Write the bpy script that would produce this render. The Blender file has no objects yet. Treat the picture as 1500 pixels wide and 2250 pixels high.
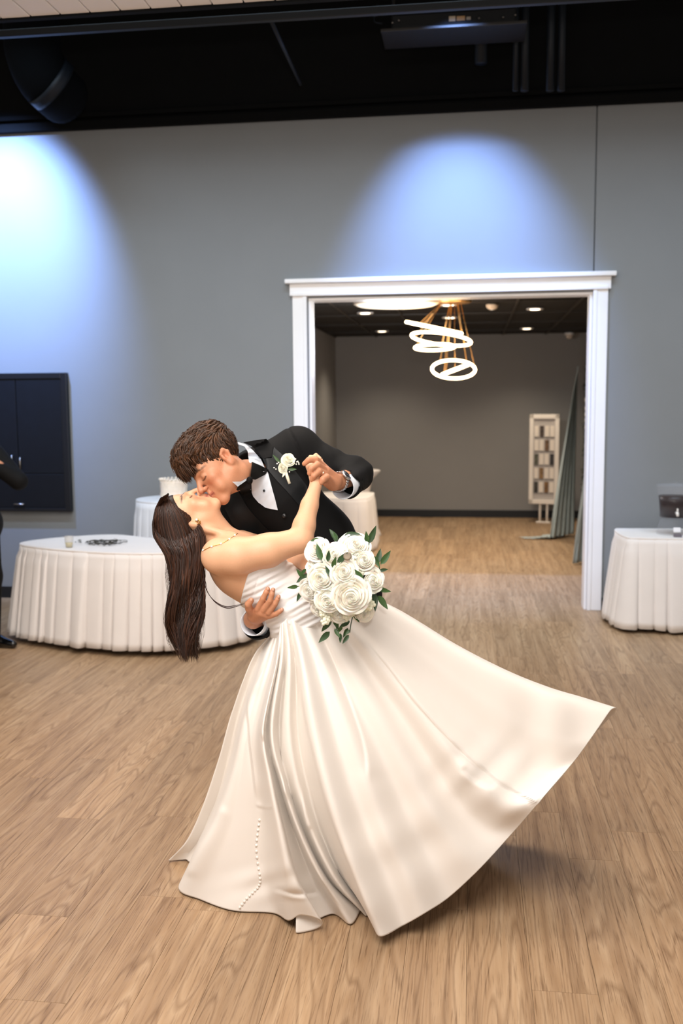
import bpy, bmesh, math, random
import numpy as np
from mathutils import Vector, Matrix, noise as mnoise
from mathutils.bvhtree import BVHTree
from mathutils.geometry import delaunay_2d_cdt

random.seed(7); RNG = np.random.default_rng(11)
scene = bpy.context.scene
COL = scene.collection

# ------------------------------------------------------------------ camera
CAM_H = 1.65
PITCH, YAW, ROLL = math.radians(6.307), math.radians(7.723), math.radians(0.418)
FPX = 2100.0
CF = np.array([-math.sin(YAW)*math.cos(PITCH), math.cos(YAW)*math.cos(PITCH), -math.sin(PITCH)])
_rt = np.array([math.cos(YAW), math.sin(YAW), 0.0]); _dn = np.cross(CF, _rt)
CR = math.cos(ROLL)*_rt + math.sin(ROLL)*_dn
CD = -math.sin(ROLL)*_rt + math.cos(ROLL)*_dn
CC = np.array([0, 0, CAM_H])
cam_data = bpy.data.cameras.new('camera'); cam = bpy.data.objects.new('camera', cam_data); COL.objects.link(cam)
cam_data.sensor_fit = 'VERTICAL'; cam_data.sensor_height = 36.0; cam_data.lens = FPX/2250*36.0
cam_data.clip_start = 0.05
M = Matrix.Identity(4)
for i in range(3):
    M[i][0] = CR[i]; M[i][1] = -CD[i]; M[i][2] = -CF[i]; M[i][3] = CC[i]
cam.matrix_world = M
cam_data.dof.use_dof = True; cam_data.dof.focus_distance = 3.15; cam_data.dof.aperture_fstop = 2.8
scene.camera = cam

# ------------------------------------------------------------------ world, lights, exposure
w = bpy.data.worlds.new('world'); scene.world = w; w.use_nodes = True
w.node_tree.nodes['Background'].inputs[0].default_value = (1.0, 0.93, 0.86, 1)
w.node_tree.nodes['Background'].inputs[1].default_value = 0.4
scene.view_settings.view_transform = 'Standard'; scene.view_settings.look = 'None'
scene.view_settings.gamma = 1.0; scene.view_settings.use_curve_mapping = False
scene.view_settings.exposure = 0.0

def area_light(name, loc, target, sx, sy, power, color, spread=180):
    l = bpy.data.lights.new(name, 'AREA'); l.shape = 'RECTANGLE'; l.size = sx; l.size_y = sy
    l.energy = power; l.color = color; l.spread = math.radians(spread)
    o = bpy.data.objects.new(name, l); COL.objects.link(o); o.location = loc
    o.rotation_euler = (Vector(target)-Vector(loc)).to_track_quat('-Z', 'Y').to_euler()
    return o
def spot_light(name, loc, target, power, color, angle, blend, radius=0.06):
    l = bpy.data.lights.new(name, 'SPOT'); l.energy = power; l.color = color
    l.spot_size = math.radians(angle); l.spot_blend = blend; l.shadow_soft_size = radius
    o = bpy.data.objects.new(name, l); COL.objects.link(o); o.location = loc
    o.rotation_euler = (Vector(target)-Vector(loc)).to_track_quat('-Z', 'Y').to_euler()
    return o
# ceiling light of the hall above and behind the photographer (bounced off the white ceiling)
area_light('ceiling_wash', (-0.9, 1.2, 3.40), (-0.4, 2.6, 0.0), 3.0, 2.2, 222, (1.0, 0.945, 0.89))
area_light('ceiling_wash_far', (-1.2, 4.0, 3.40), (-1.2, 4.6, 0.0), 3.6, 1.2, 95, (1.0, 0.90, 0.80))
# the photographer's flash, tipped up at the white ceiling
area_light('bounce_flash', (0.1, -0.15, 1.95), (-0.9, 2.6, 3.55), 0.12, 0.08, 26, (1.0, 0.95, 0.9), 120)
# stage lights over the dance floor: two hard blue heads; the unseen cool strip is added to brighten the wall
SPOT_C = (0.27, 0.45, 1.0)
spot_light('blue_spot', (-0.15, 6.43, 4.62), (-0.10, 7.8, 2.62), 1150, SPOT_C, 55, 1.0)
spot_light('blue_spot', (-3.85, 6.43, 4.62), (-3.92, 7.8, 3.0), 2500, SPOT_C, 58, 1.0)
area_light('added_cool_wash', (-0.6, 5.6, 4.7), (-0.6, 7.8, 0.2), 7.0, 0.25, 62, (0.66, 0.83, 1.0), 85)

# ------------------------------------------------------------------ helpers
def P(x, y, d):
    """point seen at photo pixel x,y at distance d along the view axis"""
    return CC + d*(CF + CR*(x-750)/FPX + CD*(y-1125)/FPX)
def PV(x, y, d): return Vector(P(x, y, d))
def PZ(x, y, z=0.0):
    r = CF + CR*(x-750)/FPX + CD*(y-1125)/FPX
    return CC + r*((z-CAM_H)/r[2])
def PY(x, y, Y):
    r = CF + CR*(x-750)/FPX + CD*(y-1125)/FPX
    return CC + r*(Y/r[1])
def depth(p): return float((np.array(p)-CC) @ CF)
def pix(p):
    q = np.array(p)-CC; d = q @ CF
    return 750+FPX*(q @ CR)/d, 1125+FPX*(q @ CD)/d
def camdir(a, b, c):
    v = CR*a+CD*b+CF*c
    return v/np.linalg.norm(v)

def lin(h):
    h = h.lstrip('#'); r = []
    for i in (0, 2, 4):
        c = int(h[i:i+2], 16)/255
        r.append(c/12.92 if c <= 0.04045 else ((c+0.055)/1.055)**2.4)
    return (*r, 1.0)

MATS = {}
def mat(name, color='#808080', rough=0.5, metal=0.0, spec=0.5, noise=None, bump=None, sheen=0.0, emit=None, trans=0.0, ior=1.45, vcol=False, sss=0.0, coat=0.0, coord='Object', alpha=1.0):
    """procedural principled material; noise=(scale, amount, detail), bump=(scale, strength, detail, distance)"""
    if name in MATS: return MATS[name]
    m = bpy.data.materials.new(name); m.use_nodes = True; MATS[name] = m
    nt = m.node_tree; b = nt.nodes['Principled BSDF']
    col = lin(color) if isinstance(color, str) else color
    b.inputs['Base Color'].default_value = col
    b.inputs['Roughness'].default_value = rough; b.inputs['Metallic'].default_value = metal
    b.inputs['Specular IOR Level'].default_value = spec; b.inputs['IOR'].default_value = ior
    b.inputs['Sheen Weight'].default_value = sheen
    b.inputs['Transmission Weight'].default_value = trans
    b.inputs['Coat Weight'].default_value = coat; b.inputs['Alpha'].default_value = alpha
    if sss:
        b.inputs['Subsurface Weight'].default_value = sss
        b.inputs['Subsurface Radius'].default_value = (0.012, 0.005, 0.003); b.inputs['Subsurface Scale'].default_value = 1.0
    if emit:
        b.inputs['Emission Color'].default_value = lin(emit[0]); b.inputs['Emission Strength'].default_value = emit[1]
    tc = None
    if noise or bump:
        tc = nt.nodes.new('ShaderNodeTexCoord')
    src = None
    if vcol:
        a = nt.nodes.new('ShaderNodeAttribute'); a.attribute_name = 'Col'; src = a.outputs['Color']
        nt.links.new(src, b.inputs['Base Color'])
    if noise:
        n = nt.nodes.new('ShaderNodeTexNoise'); n.inputs['Scale'].default_value = noise[0]; n.inputs['Detail'].default_value = noise[2]
        nt.links.new(tc.outputs[coord], n.inputs['Vector'])
        mr = nt.nodes.new('ShaderNodeMapRange'); mr.inputs[1].default_value = 0.25; mr.inputs[2].default_value = 0.75
        mr.inputs[3].default_value = 1-noise[1]; mr.inputs[4].default_value = 1+noise[1]
        nt.links.new(n.outputs['Fac'], mr.inputs[0])
        mx = nt.nodes.new('ShaderNodeMix'); mx.data_type = 'RGBA'; mx.blend_type = 'MULTIPLY'; mx.inputs[0].default_value = 1
        if src: nt.links.new(src, mx.inputs[6])
        else: mx.inputs[6].default_value = col
        nt.links.new(mr.outputs[0], mx.inputs[7]); nt.links.new(mx.outputs[2], b.inputs['Base Color'])
    if bump:
        n = nt.nodes.new('ShaderNodeTexNoise'); n.inputs['Scale'].default_value = bump[0]; n.inputs['Detail'].default_value = bump[2]
        nt.links.new(tc.outputs[coord], n.inputs['Vector'])
        bp = nt.nodes.new('ShaderNodeBump'); bp.inputs['Strength'].default_value = bump[1]; bp.inputs['Distance'].default_value = bump[3]
        nt.links.new(n.outputs['Fac'], bp.inputs['Height']); nt.links.new(bp.outputs[0], b.inputs['Normal'])
    return m

def tag(o, label=None, cat=None, group=None, kind=None):
    if label: o['label'] = label
    if cat: o['category'] = cat
    if group: o['group'] = group
    if kind: o['kind'] = kind
    return o
def empty(name, loc=(0, 0, 0), rz=0.0):
    o = bpy.data.objects.new(name, None); COL.objects.link(o); o.location = loc; o.rotation_euler = (0, 0, rz)
    o.empty_display_size = 0.1
    return o
def link(name, me, m=None, parent=None, smooth=None, world=True):
    """link a mesh; vertices are in world space unless world=False"""
    o = bpy.data.objects.new(name, me); COL.objects.link(o)
    if m is not None and not me.materials: me.materials.append(m)
    if smooth is not None:
        for p in me.polygons: p.use_smooth = smooth
    if parent is not None:
        o.parent = parent
        if world: o.matrix_parent_inverse = mw(parent).inverted()
    return o
def mw(o):
    """world matrix from loc/rot (no depsgraph needed)"""
    m = Matrix.LocRotScale(o.location, o.rotation_euler, o.scale)
    if o.parent: m = mw(o.parent) @ o.matrix_parent_inverse @ m
    return m
def mesh(name, verts, faces):
    me = bpy.data.meshes.new(name); me.from_pydata([tuple(map(float, v)) for v in verts], [], [tuple(map(int, f)) for f in faces]); me.update()
    return me
def mesh_np(name, V, Q):
    me = bpy.data.meshes.new(name); V = np.asarray(V, np.float32); Q = np.asarray(Q, np.int32)
    me.vertices.add(len(V)); me.vertices.foreach_set('co', V.ravel())
    n = Q.shape[1]; me.loops.add(Q.size); me.loops.foreach_set('vertex_index', Q.ravel())
    me.polygons.add(len(Q)); me.polygons.foreach_set('loop_start', np.arange(0, Q.size, n, dtype=np.int32))
    me.update(calc_edges=True); me.validate()
    return me
def set_col(me, C):
    C = np.asarray(C, np.float32)
    if C.shape[1] == 3: C = np.concatenate([C, np.ones((len(C), 1), np.float32)], 1)
    a = me.color_attributes.new('Col', 'FLOAT_COLOR', 'POINT'); a.data.foreach_set('color', C.ravel())
def recalc(me):
    bm = bmesh.new(); bm.from_mesh(me); bmesh.ops.recalc_face_normals(bm, faces=bm.faces); bm.to_mesh(me); bm.free(); me.update()

class MB:
    """collects shapes into one mesh"""
    def __init__(s): s.v = []; s.f = []
    def add(s, v, f):
        b = len(s.v); s.v += [tuple(map(float, p)) for p in v]; s.f += [tuple(int(i)+b for i in q) for q in f]; return s
    def box(s, c, size, bev=0.0, rot=None):
        bm = bmesh.new(); bmesh.ops.create_cube(bm, size=1.0)
        for v in bm.verts: v.co = Vector((v.co.x*size[0], v.co.y*size[1], v.co.z*size[2]))
        if bev > 0: bmesh.ops.bevel(bm, geom=bm.edges[:], offset=bev, segments=2, affect='EDGES', profile=0.5)
        R = rot if rot is not None else Matrix.Identity(3)
        for v in bm.verts: v.co = R @ v.co + Vector(c)
        bm.verts.index_update()
        s.add([v.co for v in bm.verts], [[v.index for v in f.verts] for f in bm.faces]); bm.free(); return s
    def box2(s, a, b, bev=0.0):
        a = Vector(a); b = Vector(b); return s.box((a+b)/2, (abs(b.x-a.x), abs(b.y-a.y), abs(b.z-a.z)), bev)
    def tube(s, pts, rad, n=8, closed=False, cap=True):
        pts = [Vector(p) for p in pts]; N = len(pts)
        if not hasattr(rad, '__len__'): rad = [rad]*N
        up = None; vs = []; fs = []
        for i in range(N):
            if closed: t = pts[(i+1) % N]-pts[i-1]
            else: t = pts[min(i+1, N-1)]-pts[max(i-1, 0)]
            t.normalize()
            if up is None:
                a = Vector((0, 0, 1)) if abs(t.z) < 0.9 else Vector((1, 0, 0)); up = (a-t*a.dot(t)).normalized()
            else:
                up = up-t*up.dot(t); up.normalize()
            sd = t.cross(up)
            for k in range(n):
                an = 2*math.pi*k/n; vs.append(pts[i]+(up*math.cos(an)+sd*math.sin(an))*rad[i])
        for i in range(N if closed else N-1):
            j = (i+1) % N
            for k in range(n): fs.append((i*n+k, i*n+(k+1) % n, j*n+(k+1) % n, j*n+k))
        if cap and not closed:
            fs.append(tuple(range(n))[::-1]); fs.append(tuple((N-1)*n+k for k in range(n)))
        return s.add(vs, fs)
    def lathe(s, c, prof, n=32, axis=None, cap=True):
        """prof: list of (r, h) along axis from centre c"""
        ax = Vector(axis).normalized() if axis is not None else Vector((0, 0, 1))
        a = Vector((1, 0, 0)) if abs(ax.x) < 0.9 else Vector((0, 1, 0)); u = (a-ax*a.dot(ax)).normalized(); v = ax.cross(u); c = Vector(c)
        vs = []; fs = []
        for r, h in prof:
            for k in range(n):
                an = 2*math.pi*k/n; vs.append(c+ax*h+(u*math.cos(an)+v*math.sin(an))*r)
        for i in range(len(prof)-1):
            for k in range(n): fs.append((i*n+k, i*n+(k+1) % n, (i+1)*n+(k+1) % n, (i+1)*n+k))
        if cap:
            fs.append(tuple(range(n))[::-1]); fs.append(tuple((len(prof)-1)*n+k for k in range(n)))
        return s.add(vs, fs)
    def ball(s, c, r, n=10, m=6, sc=(1, 1, 1)):
        vs = []; fs = []; c = Vector(c)
        for i in range(m+1):
            th = math.pi*i/m
            for k in range(n):
                ph = 2*math.pi*k/n
                vs.append(c+Vector((r*sc[0]*math.sin(th)*math.cos(ph), r*sc[1]*math.sin(th)*math.sin(ph), r*sc[2]*math.cos(th))))
        for i in range(m):
            for k in range(n): fs.append((i*n+k, (i+1)*n+k, (i+1)*n+(k+1) % n, i*n+(k+1) % n))
        return s.add(vs, fs)
    def mesh(s, name='m', fix=True):
        me = mesh(name, s.v, s.f)
        if fix: recalc(me)
        return me
    def obj(s, name, m, parent=None, smooth=False):
        o = link(name, s.mesh(name), m, parent, smooth)
        if smooth == 'auto':
            for p in o.data.polygons: p.use_smooth = True
            o.data.set_sharp_from_angle(angle=math.radians(40))
        return o
def copy_tree(o, parent=None):
    c = o.copy(); COL.objects.link(c)
    if parent is not None: c.parent = parent
    for ch in list(o.children): copy_tree(ch, c)
    return c
def catmull(pts, n):
    """smooth resample of a polyline of arrays"""
    pts = np.asarray(pts, float); N = len(pts); out = []
    tt = np.linspace(0, N-1, n)
    for t in tt:
        i = min(int(t), N-2); f = t-i
        p0 = pts[max(i-1, 0)]; p1 = pts[i]; p2 = pts[i+1]; p3 = pts[min(i+2, N-1)]
        if i == 0: p0 = 2*p1-p2
        if i == N-2: p3 = 2*p2-p1
        out.append(0.5*((2*p1)+(-p0+p2)*f+(2*p0-5*p1+4*p2-p3)*f*f+(-p0+3*p1-3*p2+p3)*f**3))
    return np.array(out)
# ------------------------------------------------------------------ the setting
WY = float(PZ(1322, 1340)[1])            # front face of the grey wall
BY = float(PZ(960, 1136)[1])             # far wall of the lobby
XL, XR = float(PY(683, 661, WY)[0]), float(PY(1296, 644, WY)[0])      # opening
ZO = float(PY(683, 661, WY)[2]); ZT = float(PY(750, 257, WY)[2])
XS = float(PY(1308, 400, WY)[0])         # vertical seam of the wall
LXL, LXR = float(PY(738, 900, BY)[0]), float(PY(1265, 900, BY)[0]); LZ = float(PY(740, 742, BY)[2])

m_wall = mat('wall_paint', '#7F8284', 0.75, noise=(3.0, 0.02, 3), bump=(180, 0.05, 2, 0.002))
m_black = mat('black_paint', '#060708', 0.8, spec=.15, noise=(6, 0.15, 2))
m_white = mat('white_trim_paint', '#E9E8E8', 0.4, noise=(5, 0.015, 2))
m_taupe = mat('lobby_paint', '#8C8B8A', 0.75, noise=(3, 0.02, 2), bump=(160, 0.05, 2, 0.002))

def struct(mb, name, m, smooth=False):
    o = mb.obj(name, m, None, smooth); o['kind'] = 'structure'; return o
WT = 0.14
b = MB(); b.box2((-7.5, WY, 0), (XL-0.02, WY+WT, ZT)); b.box2((XL-0.02, WY, ZO+0.02), (XS-0.006, WY+WT, ZT)); struct(b, 'wall_back', m_wall)
b = MB(); b.box2((XS+0.006, WY, ZO+0.02), (5.5, WY+WT, ZT)); b.box2((XR+0.02, WY, 0), (5.5, WY+WT, ZO+0.02)); b.box2((XS-0.006, WY+0.03, ZO+0.02), (XS+0.006, WY+WT, ZT)); struct(b, 'wall_back', m_wall)
# black bulkhead above the wall and the black deck over the dance floor
b = MB(); b.box2((-7.5, WY+0.02, ZT), (5.5, WY+0.6, ZT+2.2)); struct(b, 'wall_upper', m_black)
b = MB(); b.box2((-7.5, WY-0.045, ZT-0.01), (5.5, WY+0.03, ZT+0.06), 0.006); b.box2((-7.5, WY-0.02, ZT+0.09), (5.5, WY+0.03, ZT+0.13), 0.006); struct(b, 'trim_1', m_black)
b = MB(); b.box2((-7.5, 4.2, 5.6), (5.5, WY+0.6, 5.7)); struct(b, 'ceiling', m_black)
# opening: casing, header with cap, jamb
zc = float(PY(645, 651, WY)[2]); xo = float(PY(645, 800, WY)[0]); xo2 = float(PY(1335, 640, WY)[0])
ztop = float(PY(628, 615.5, WY)[2]); hx0 = float(PY(628, 615, WY)[0]); hx1 = float(PY(1352, 595, WY)[0])
xi0 = float(PY(675, 700, WY)[0]); xi1 = float(PY(1301, 700, WY)[0])
def casing(x0, x1, n, inner):
    b = MB(); b.box2((x0, WY-0.028, 0), (x1, WY+0.002, zc), 0.004)
    e = 0.03*inner
    xe = x1 if inner > 0 else x0
    b.box2((xe-e, WY-0.036, 0), (xe, WY-0.024, zc), 0.003)
    struct(b, 'trim_%d' % n, m_white)
casing(xo, xi0, 2, 1); casing(xi1, xo2, 3, -1)
b = MB(); b.box2((hx0+0.035, WY-0.034, zc), (hx1-0.035, WY+0.002, ztop-0.035), 0.003)
b.box2((hx0, WY-0.07, ztop-0.035), (hx1, WY+0.002, ztop), 0.006); b.box2((hx0+0.055, WY-0.045, zc-0.004), (hx1-0.055, WY+0.002, zc+0.022), 0.004)
struct(b, 'trim_4', m_white)
b = MB(); b.box2((XL-0.02, WY, 0), (XL, WY+WT+0.02, ZO), 0.002); b.box2((XR, WY, 0), (XR+0.02, WY+WT+0.02, ZO), 0.002); b.box2((XL-0.02, WY, ZO), (XR+0.02, WY+WT+0.02, ZO+0.02), 0.002)
struct(b, 'trim_5', m_white)
m_base = mat('black_vinyl_base', '#101216', 0.5, noise=(9, 0.1, 2))
b = MB(); b.box2((-7.5, WY-0.008, 0), (xo, WY, 0.10)); struct(b, 'baseboard_left', m_base)
b = MB(); b.box2((xo2, WY-0.008, 0), (5.5, WY, 0.10)); struct(b, 'baseboard_right', m_base)
# lobby
b = MB(); b.box2((LXL-0.1, BY, 0), (LXR+0.9, BY+0.1, LZ+0.2)); struct(b, 'wall_lobby', m_taupe)
b = MB(); b.box2((LXL-0.1, WY+WT, 0), (LXL, BY, LZ+0.2)); struct(b, 'wall_lobby_left', m_taupe)
b = MB(); b.box2((LXR+0.12, WY+WT, 0), (LXR+0.22, BY, LZ+0.2)); struct(b, 'wall_lobby_right', m_taupe)
b = MB(); b.box2((LXL, BY-0.01, 0), (LXR+0.12, BY, 0.11)); b.box2((LXL, WY+WT+0.02, 0), (LXL+0.01, BY, 0.11)); struct(b, 'baseboard_lobby', m_base)
m_tile = mat('black_ceiling_tile', '#17130F', 0.8, noise=(30, 0.2, 3), bump=(120, 0.2, 2, 0.002))
b = MB(); b.box2((LXL-0.1, WY+WT, LZ+0.012), (LXR+0.3, BY, LZ+0.1)); lob_ceiling = struct(b, 'ceiling_lobby', m_tile)
# the grid of the lobby ceiling: tiles set between tees
tw, tl = 0.61, 1.22
m_tee = mat('dark_tee', '#2B2621', 0.55)
b = MB()
x = LXL
while x < LXR+0.3:
    b.box2((x-0.012, WY+WT, LZ-0.004), (x+0.012, BY, LZ+0.012)); x += tw
y = WY+WT+0.5
while y < BY:
    b.box2((LXL, y-0.012, LZ-0.003), (LXR+0.12, y+0.012, LZ+0.012)); y += tl
o = b.obj('ceiling_grid', m_tee, lob_ceiling)
# white slatted ceiling over the near half of the hall
CZ = 3.55
cy1 = float(PZ(0, 43, CZ)[1])
m_slat = mat('white_ceiling_plank', '#E6E2E0', 0.6, noise=(4, 0.02, 2))
root = MB().box2((-6.0, -3.0, CZ+0.03), (4.0, cy1, CZ+0.06)); ceil_o = struct(root, 'ceiling_white', m_slat)
pl = MB().box((0, 0, 0), (0.146, cy1+3.0, 0.022), 0.004).mesh('ceiling_plank'); pl.materials.append(m_slat)
x = -4.35
while x < 2.0:
    o = bpy.data.objects.new('plank', pl); COL.objects.link(o); o.parent = ceil_o; o.location = (x, (cy1-3.0)/2, CZ+0.015+RNG.uniform(-.001, .001)); x += 0.152
b = MB(); b.box2((-6, cy1, CZ-0.005), (4, cy1+0.03, CZ+0.25)); struct(b, 'trim_6', m_black)
# ------------------------------------------------------------------ floor planks
def wood():
    m = bpy.data.materials.new('oak_vinyl_plank'); m.use_nodes = True; nt = m.node_tree; N = nt.nodes.new; L = nt.links.new
    bs = nt.nodes['Principled BSDF']
    tc = N('ShaderNodeTexCoord'); oi = N('ShaderNodeObjectInfo')
    mul = N('ShaderNodeMath'); mul.operation = 'MULTIPLY'; mul.inputs[1].default_value = 37.0; L(oi.outputs['Random'], mul.inputs[0])
    cb = N('ShaderNodeCombineXYZ'); L(mul.outputs[0], cb.inputs[0]); L(mul.outputs[0], cb.inputs[1]); L(mul.outputs[0], cb.inputs[2])
    ad = N('ShaderNodeVectorMath'); ad.operation = 'ADD'; L(tc.outputs['Object'], ad.inputs[0]); L(cb.outputs[0], ad.inputs[1])
    def stretched(s, sc, det, rough=0.55, dist=0.0):
        mp = N('ShaderNodeMapping'); mp.inputs['Scale'].default_value = s; L(ad.outputs[0], mp.inputs[0])
        n = N('ShaderNodeTexNoise'); n.inputs['Scale'].default_value = sc; n.inputs['Detail'].default_value = det
        n.inputs['Roughness'].default_value = rough; n.inputs['Distortion'].default_value = dist
        L(mp.outputs[0], n.inputs['Vector']); return n
    # broad cathedral rings: contour lines of a stretched noise
    big = stretched((7.5, 0.55, 1.0), 1.0, 1.5, 0.4, 0.15)
    k = N('ShaderNodeMath'); k.operation = 'MULTIPLY'; k.inputs[1].default_value = 15.0; L(big.outputs['Fac'], k.inputs[0])
    fr = N('ShaderNodeMath'); fr.operation = 'PINGPONG'; fr.inputs[1].default_value = 0.5; L(k.outputs[0], fr.inputs[0])
    fine = stretched((230, 7, 1), 1.0, 3.0, 0.6)
    mid = stretched((26, 1.1, 1), 1.0, 3.0, 0.5, 0.2)
    def ramp(src, stops):
        r = N('ShaderNodeValToRGB'); e = r.color_ramp.elements
        e[0].position = stops[0][0]; e[0].color = lin(stops[0][1]); e[1].position = stops[-1][0]; e[1].color = lin(stops[-1][1])
        for p, c in stops[1:-1]:
            q = e.new(p); q.color = lin(c)
        L(src, r.inputs[0]); return r
    base = ramp(mid.outputs['Fac'], [(0.25, '#967A5E'), (0.5, '#AF9273'), (0.78, '#C0A586')])
    rings = ramp(fr.outputs[0], [(0.0, '#C9BFB4'), (0.16, '#FFFFFF'), (0.5, '#F0EAE2')])
    grain = ramp(fine.outputs['Fac'], [(0.30, '#A99A8B'), (0.48, '#FFFFFF'), (0.75, '#FBF6EF')])
    def mulc(a, b_, f):
        mx = N('ShaderNodeMix'); mx.data_type = 'RGBA'; mx.blend_type = 'MULTIPLY'; mx.inputs[0].default_value = f
        L(a, mx.inputs[6]); L(b_, mx.inputs[7]); return mx.outputs[2]
    c = mulc(base.outputs[0], rings.outputs[0], 0.7); c = mulc(c, grain.outputs[0], 0.75)
    tone = N('ShaderNodeMapRange'); tone.inputs[3].default_value = 0.88; tone.inputs[4].default_value = 1.08; L(oi.outputs['Random'], tone.inputs[0])
    c = mulc(c, tone.outputs[0], 1.0)
    L(c, bs.inputs['Base Color'])
    rr = N('ShaderNodeMapRange'); rr.inputs[3].default_value = 0.36; rr.inputs[4].default_value = 0.5; L(fine.outputs['Fac'], rr.inputs[0]); L(rr.outputs[0], bs.inputs['Roughness'])
    bp = N('ShaderNodeBump'); bp.inputs['Strength'].default_value = 0.10; bp.inputs['Distance'].default_value = 0.002; L(fine.outputs['Fac'], bp.inputs['Height']); L(bp.outputs[0], bs.inputs['Normal'])
    bs.inputs['Specular IOR Level'].default_value = 0.35
    return m
m_wood = wood()
m_gap = mat('floor_gap', '#65503B', 0.8)
b = MB(); b.box2((-8, -3.5, -0.05), (6, BY+0.2, -0.004)); floor = struct(b, 'floor', m_gap)
PW, PL = 0.184, 1.22
plank_me = MB().box((0, 0, -0.002), (PW-0.0009, PL-0.0010, 0.004), 0.0004).mesh('plank'); plank_me.materials.append(m_wood)
xo_ = float(PZ(1175.6, 2248.7)[0]); rest = []
r0 = random.Random(3)
for i in range(-42, 32):
    cx = xo_+(i+0.5)*PW; off = r0.random()*PL
    for j in range(-4, 16):
        cy = j*PL+off
        if cy > BY+0.5 or cy < -3.2: continue
        seen = False
        for sx in (-.5, 0, .5):
            for sy in (-.5, -.25, 0, .25, .5):
                q = np.array((cx+sx*PW, cy+sy*PL, 0)); d = (q-CC) @ CF
                if d < 0.5: continue
                u, v = pix(q)
                if -5 <= u <= 1505 and -5 <= v <= 2255: seen = True
        if cy > WY+0.3 and not (LXL-0.1 < cx < LXR+0.3): seen = False
        if cy > WY+0.1:
            # what the opening lets us see
            q = np.array((cx, cy, 0)); tpar = WY/max(cy, .1); xx = cx*tpar
            if not (XL-0.25 < xx < XR+0.25): seen = False
        if seen:
            o = bpy.data.objects.new('plank', plank_me); COL.objects.link(o); o.parent = floor; o.location = (cx, cy, 0)
        else: rest.append((cx, cy))
b = MB(); bp = MB().box((0, 0, -0.002), (PW-0.0012, PL-0.0014, 0.004))
for cx, cy in rest:
    if abs(cx) < 6 and cy < BY: b.add([(v[0]+cx, v[1]+cy, v[2]) for v in bp.v], bp.f)
o = b.obj('planks_out_of_view', m_wood, floor); o['kind'] = 'stuff'
# ------------------------------------------------------------------ furniture and things of the hall
m_cloth = mat('white_table_linen', '#E3DDD9', 0.85, noise=(9, 0.015, 2), bump=(400, 0.06, 2, 0.001), sheen=0.15)
m_leg = mat('dark_table_leg', '#26262A', 0.4, metal=0.6)
def smooth_outline(pts, n):
    pts = np.array(pts, float); pts = np.concatenate([pts[-2:], pts, pts[:3]])
    c = catmull(pts, (len(pts)-1)*30+1); c = c[2*30:-2*30-1]
    seg = np.linalg.norm(np.diff(np.concatenate([c, c[:1]]), axis=0), axis=1); s = np.concatenate([[0], np.cumsum(seg)])
    c = np.concatenate([c, c[:1]]); t = np.linspace(0, s[-1], n, endpoint=False)
    return np.stack([np.interp(t, s, c[:, 0]), np.interp(t, s, c[:, 1])], 1), s[-1]
def skirted_table(name, outline, z, pitch, flare, hem, label, group=None, amp=0.022, mat_=None, seed=1, legs=None, round_hem=0.0, lip=0.004):
    mat_ = mat_ or m_cloth
    rnd = random.Random(seed)
    _, per = smooth_outline(outline, 50); wds = []
    while sum(wds) < per: wds.append(pitch*rnd.uniform(.6, 1.5))
    wds = np.array(wds)*per/sum(wds); npl = len(wds)
    fs = np.array([0, .025, .06, .12, .25, .5, .75, .88, .94, .975]); cum = np.concatenate([[0], np.cumsum(wds)])
    pos = np.concatenate([cum[k]+wds[k]*fs for k in range(npl)]); n = len(pos)
    fine_, per = smooth_outline(outline, 1600); tt = np.linspace(0, per, 1601); fc_ = np.concatenate([fine_, fine_[:1]])
    o2 = np.stack([np.interp(pos, tt, fc_[:, 0]), np.interp(pos, tt, fc_[:, 1])], 1)
    ff = np.tile(fs, npl); pid = np.repeat(np.arange(npl), len(fs))
    ctr = o2.mean(0); t = np.roll(o2, -1, 0)-np.roll(o2, 1, 0); nr = np.stack([t[:, 1], -t[:, 0]], 1); nr /= np.linalg.norm(nr, axis=1)[:, None]
    if ((o2-ctr)*nr).sum() < 0: nr = -nr
    root = empty(name, (ctr[0], ctr[1], 0))
    # top
    me = mesh('top', [(p[0], p[1], z) for p in o2]+[(p[0]+q[0]*.004, p[1]+q[1]*.004, z-.006) for p, q in zip(o2, nr)]+[(p[0], p[1], z-.03) for p in o2],
              [tuple(range(n))]+[(i, (i+1) % n, n+(i+1) % n, n+i) for i in range(n)]+[(n+i, n+(i+1) % n, 2*n+(i+1) % n, 2*n+i) for i in range(n)]+[tuple(range(2*n, 3*n))[::-1]])
    recalc(me); link('tabletop', me, mat_, root)
    K = 14; V = []; F = []
    am = [rnd.uniform(.5, 1.4) for _ in range(npl)]; sk_ = [rnd.uniform(-.5, .5) for _ in range(npl)]
    s_all = np.array([(1-abs(2*f-1)**7)*(1+sk_[p]*(f-.5)*2)*am[p]-.4 for f, p in zip(ff, pid)])
    for k in range(K+1):
        f = k/K; zz = z-.003-(z-.003-hem)*f
        for i in range(n):
            s_ = s_all[i]
            off = lip+flare*f**0.9+amp*(0.25+0.9*f)*s_ if k > 1 else (lip+amp*.12*s_ if k == 1 else lip*0.5)
            dz = -round_hem*s_*.7 if k == K else 0
            p = o2[i]+nr[i]*off; V.append((p[0], p[1], zz+dz))
    for k in range(K):
        for i in range(n): F.append((k*n+i, k*n+(i+1) % n, (k+1)*n+(i+1) % n, (k+1)*n+i))
    me = mesh('skirt', V, F); recalc(me); sk = link('table_skirt', me, mat_, root, True)
    sm = sk.modifiers.new('thick', 'SOLIDIFY'); sm.thickness = 0.002; sm.offset = -1
    for (lx, ly) in (legs or []):
        MB().tube([(lx, ly, 0.0), (lx, ly, z-.03)], 0.016, 10).obj('leg', m_leg, root, True)
    tag(root, label, 'table', group)
    return root
TZ = 0.69
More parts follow.
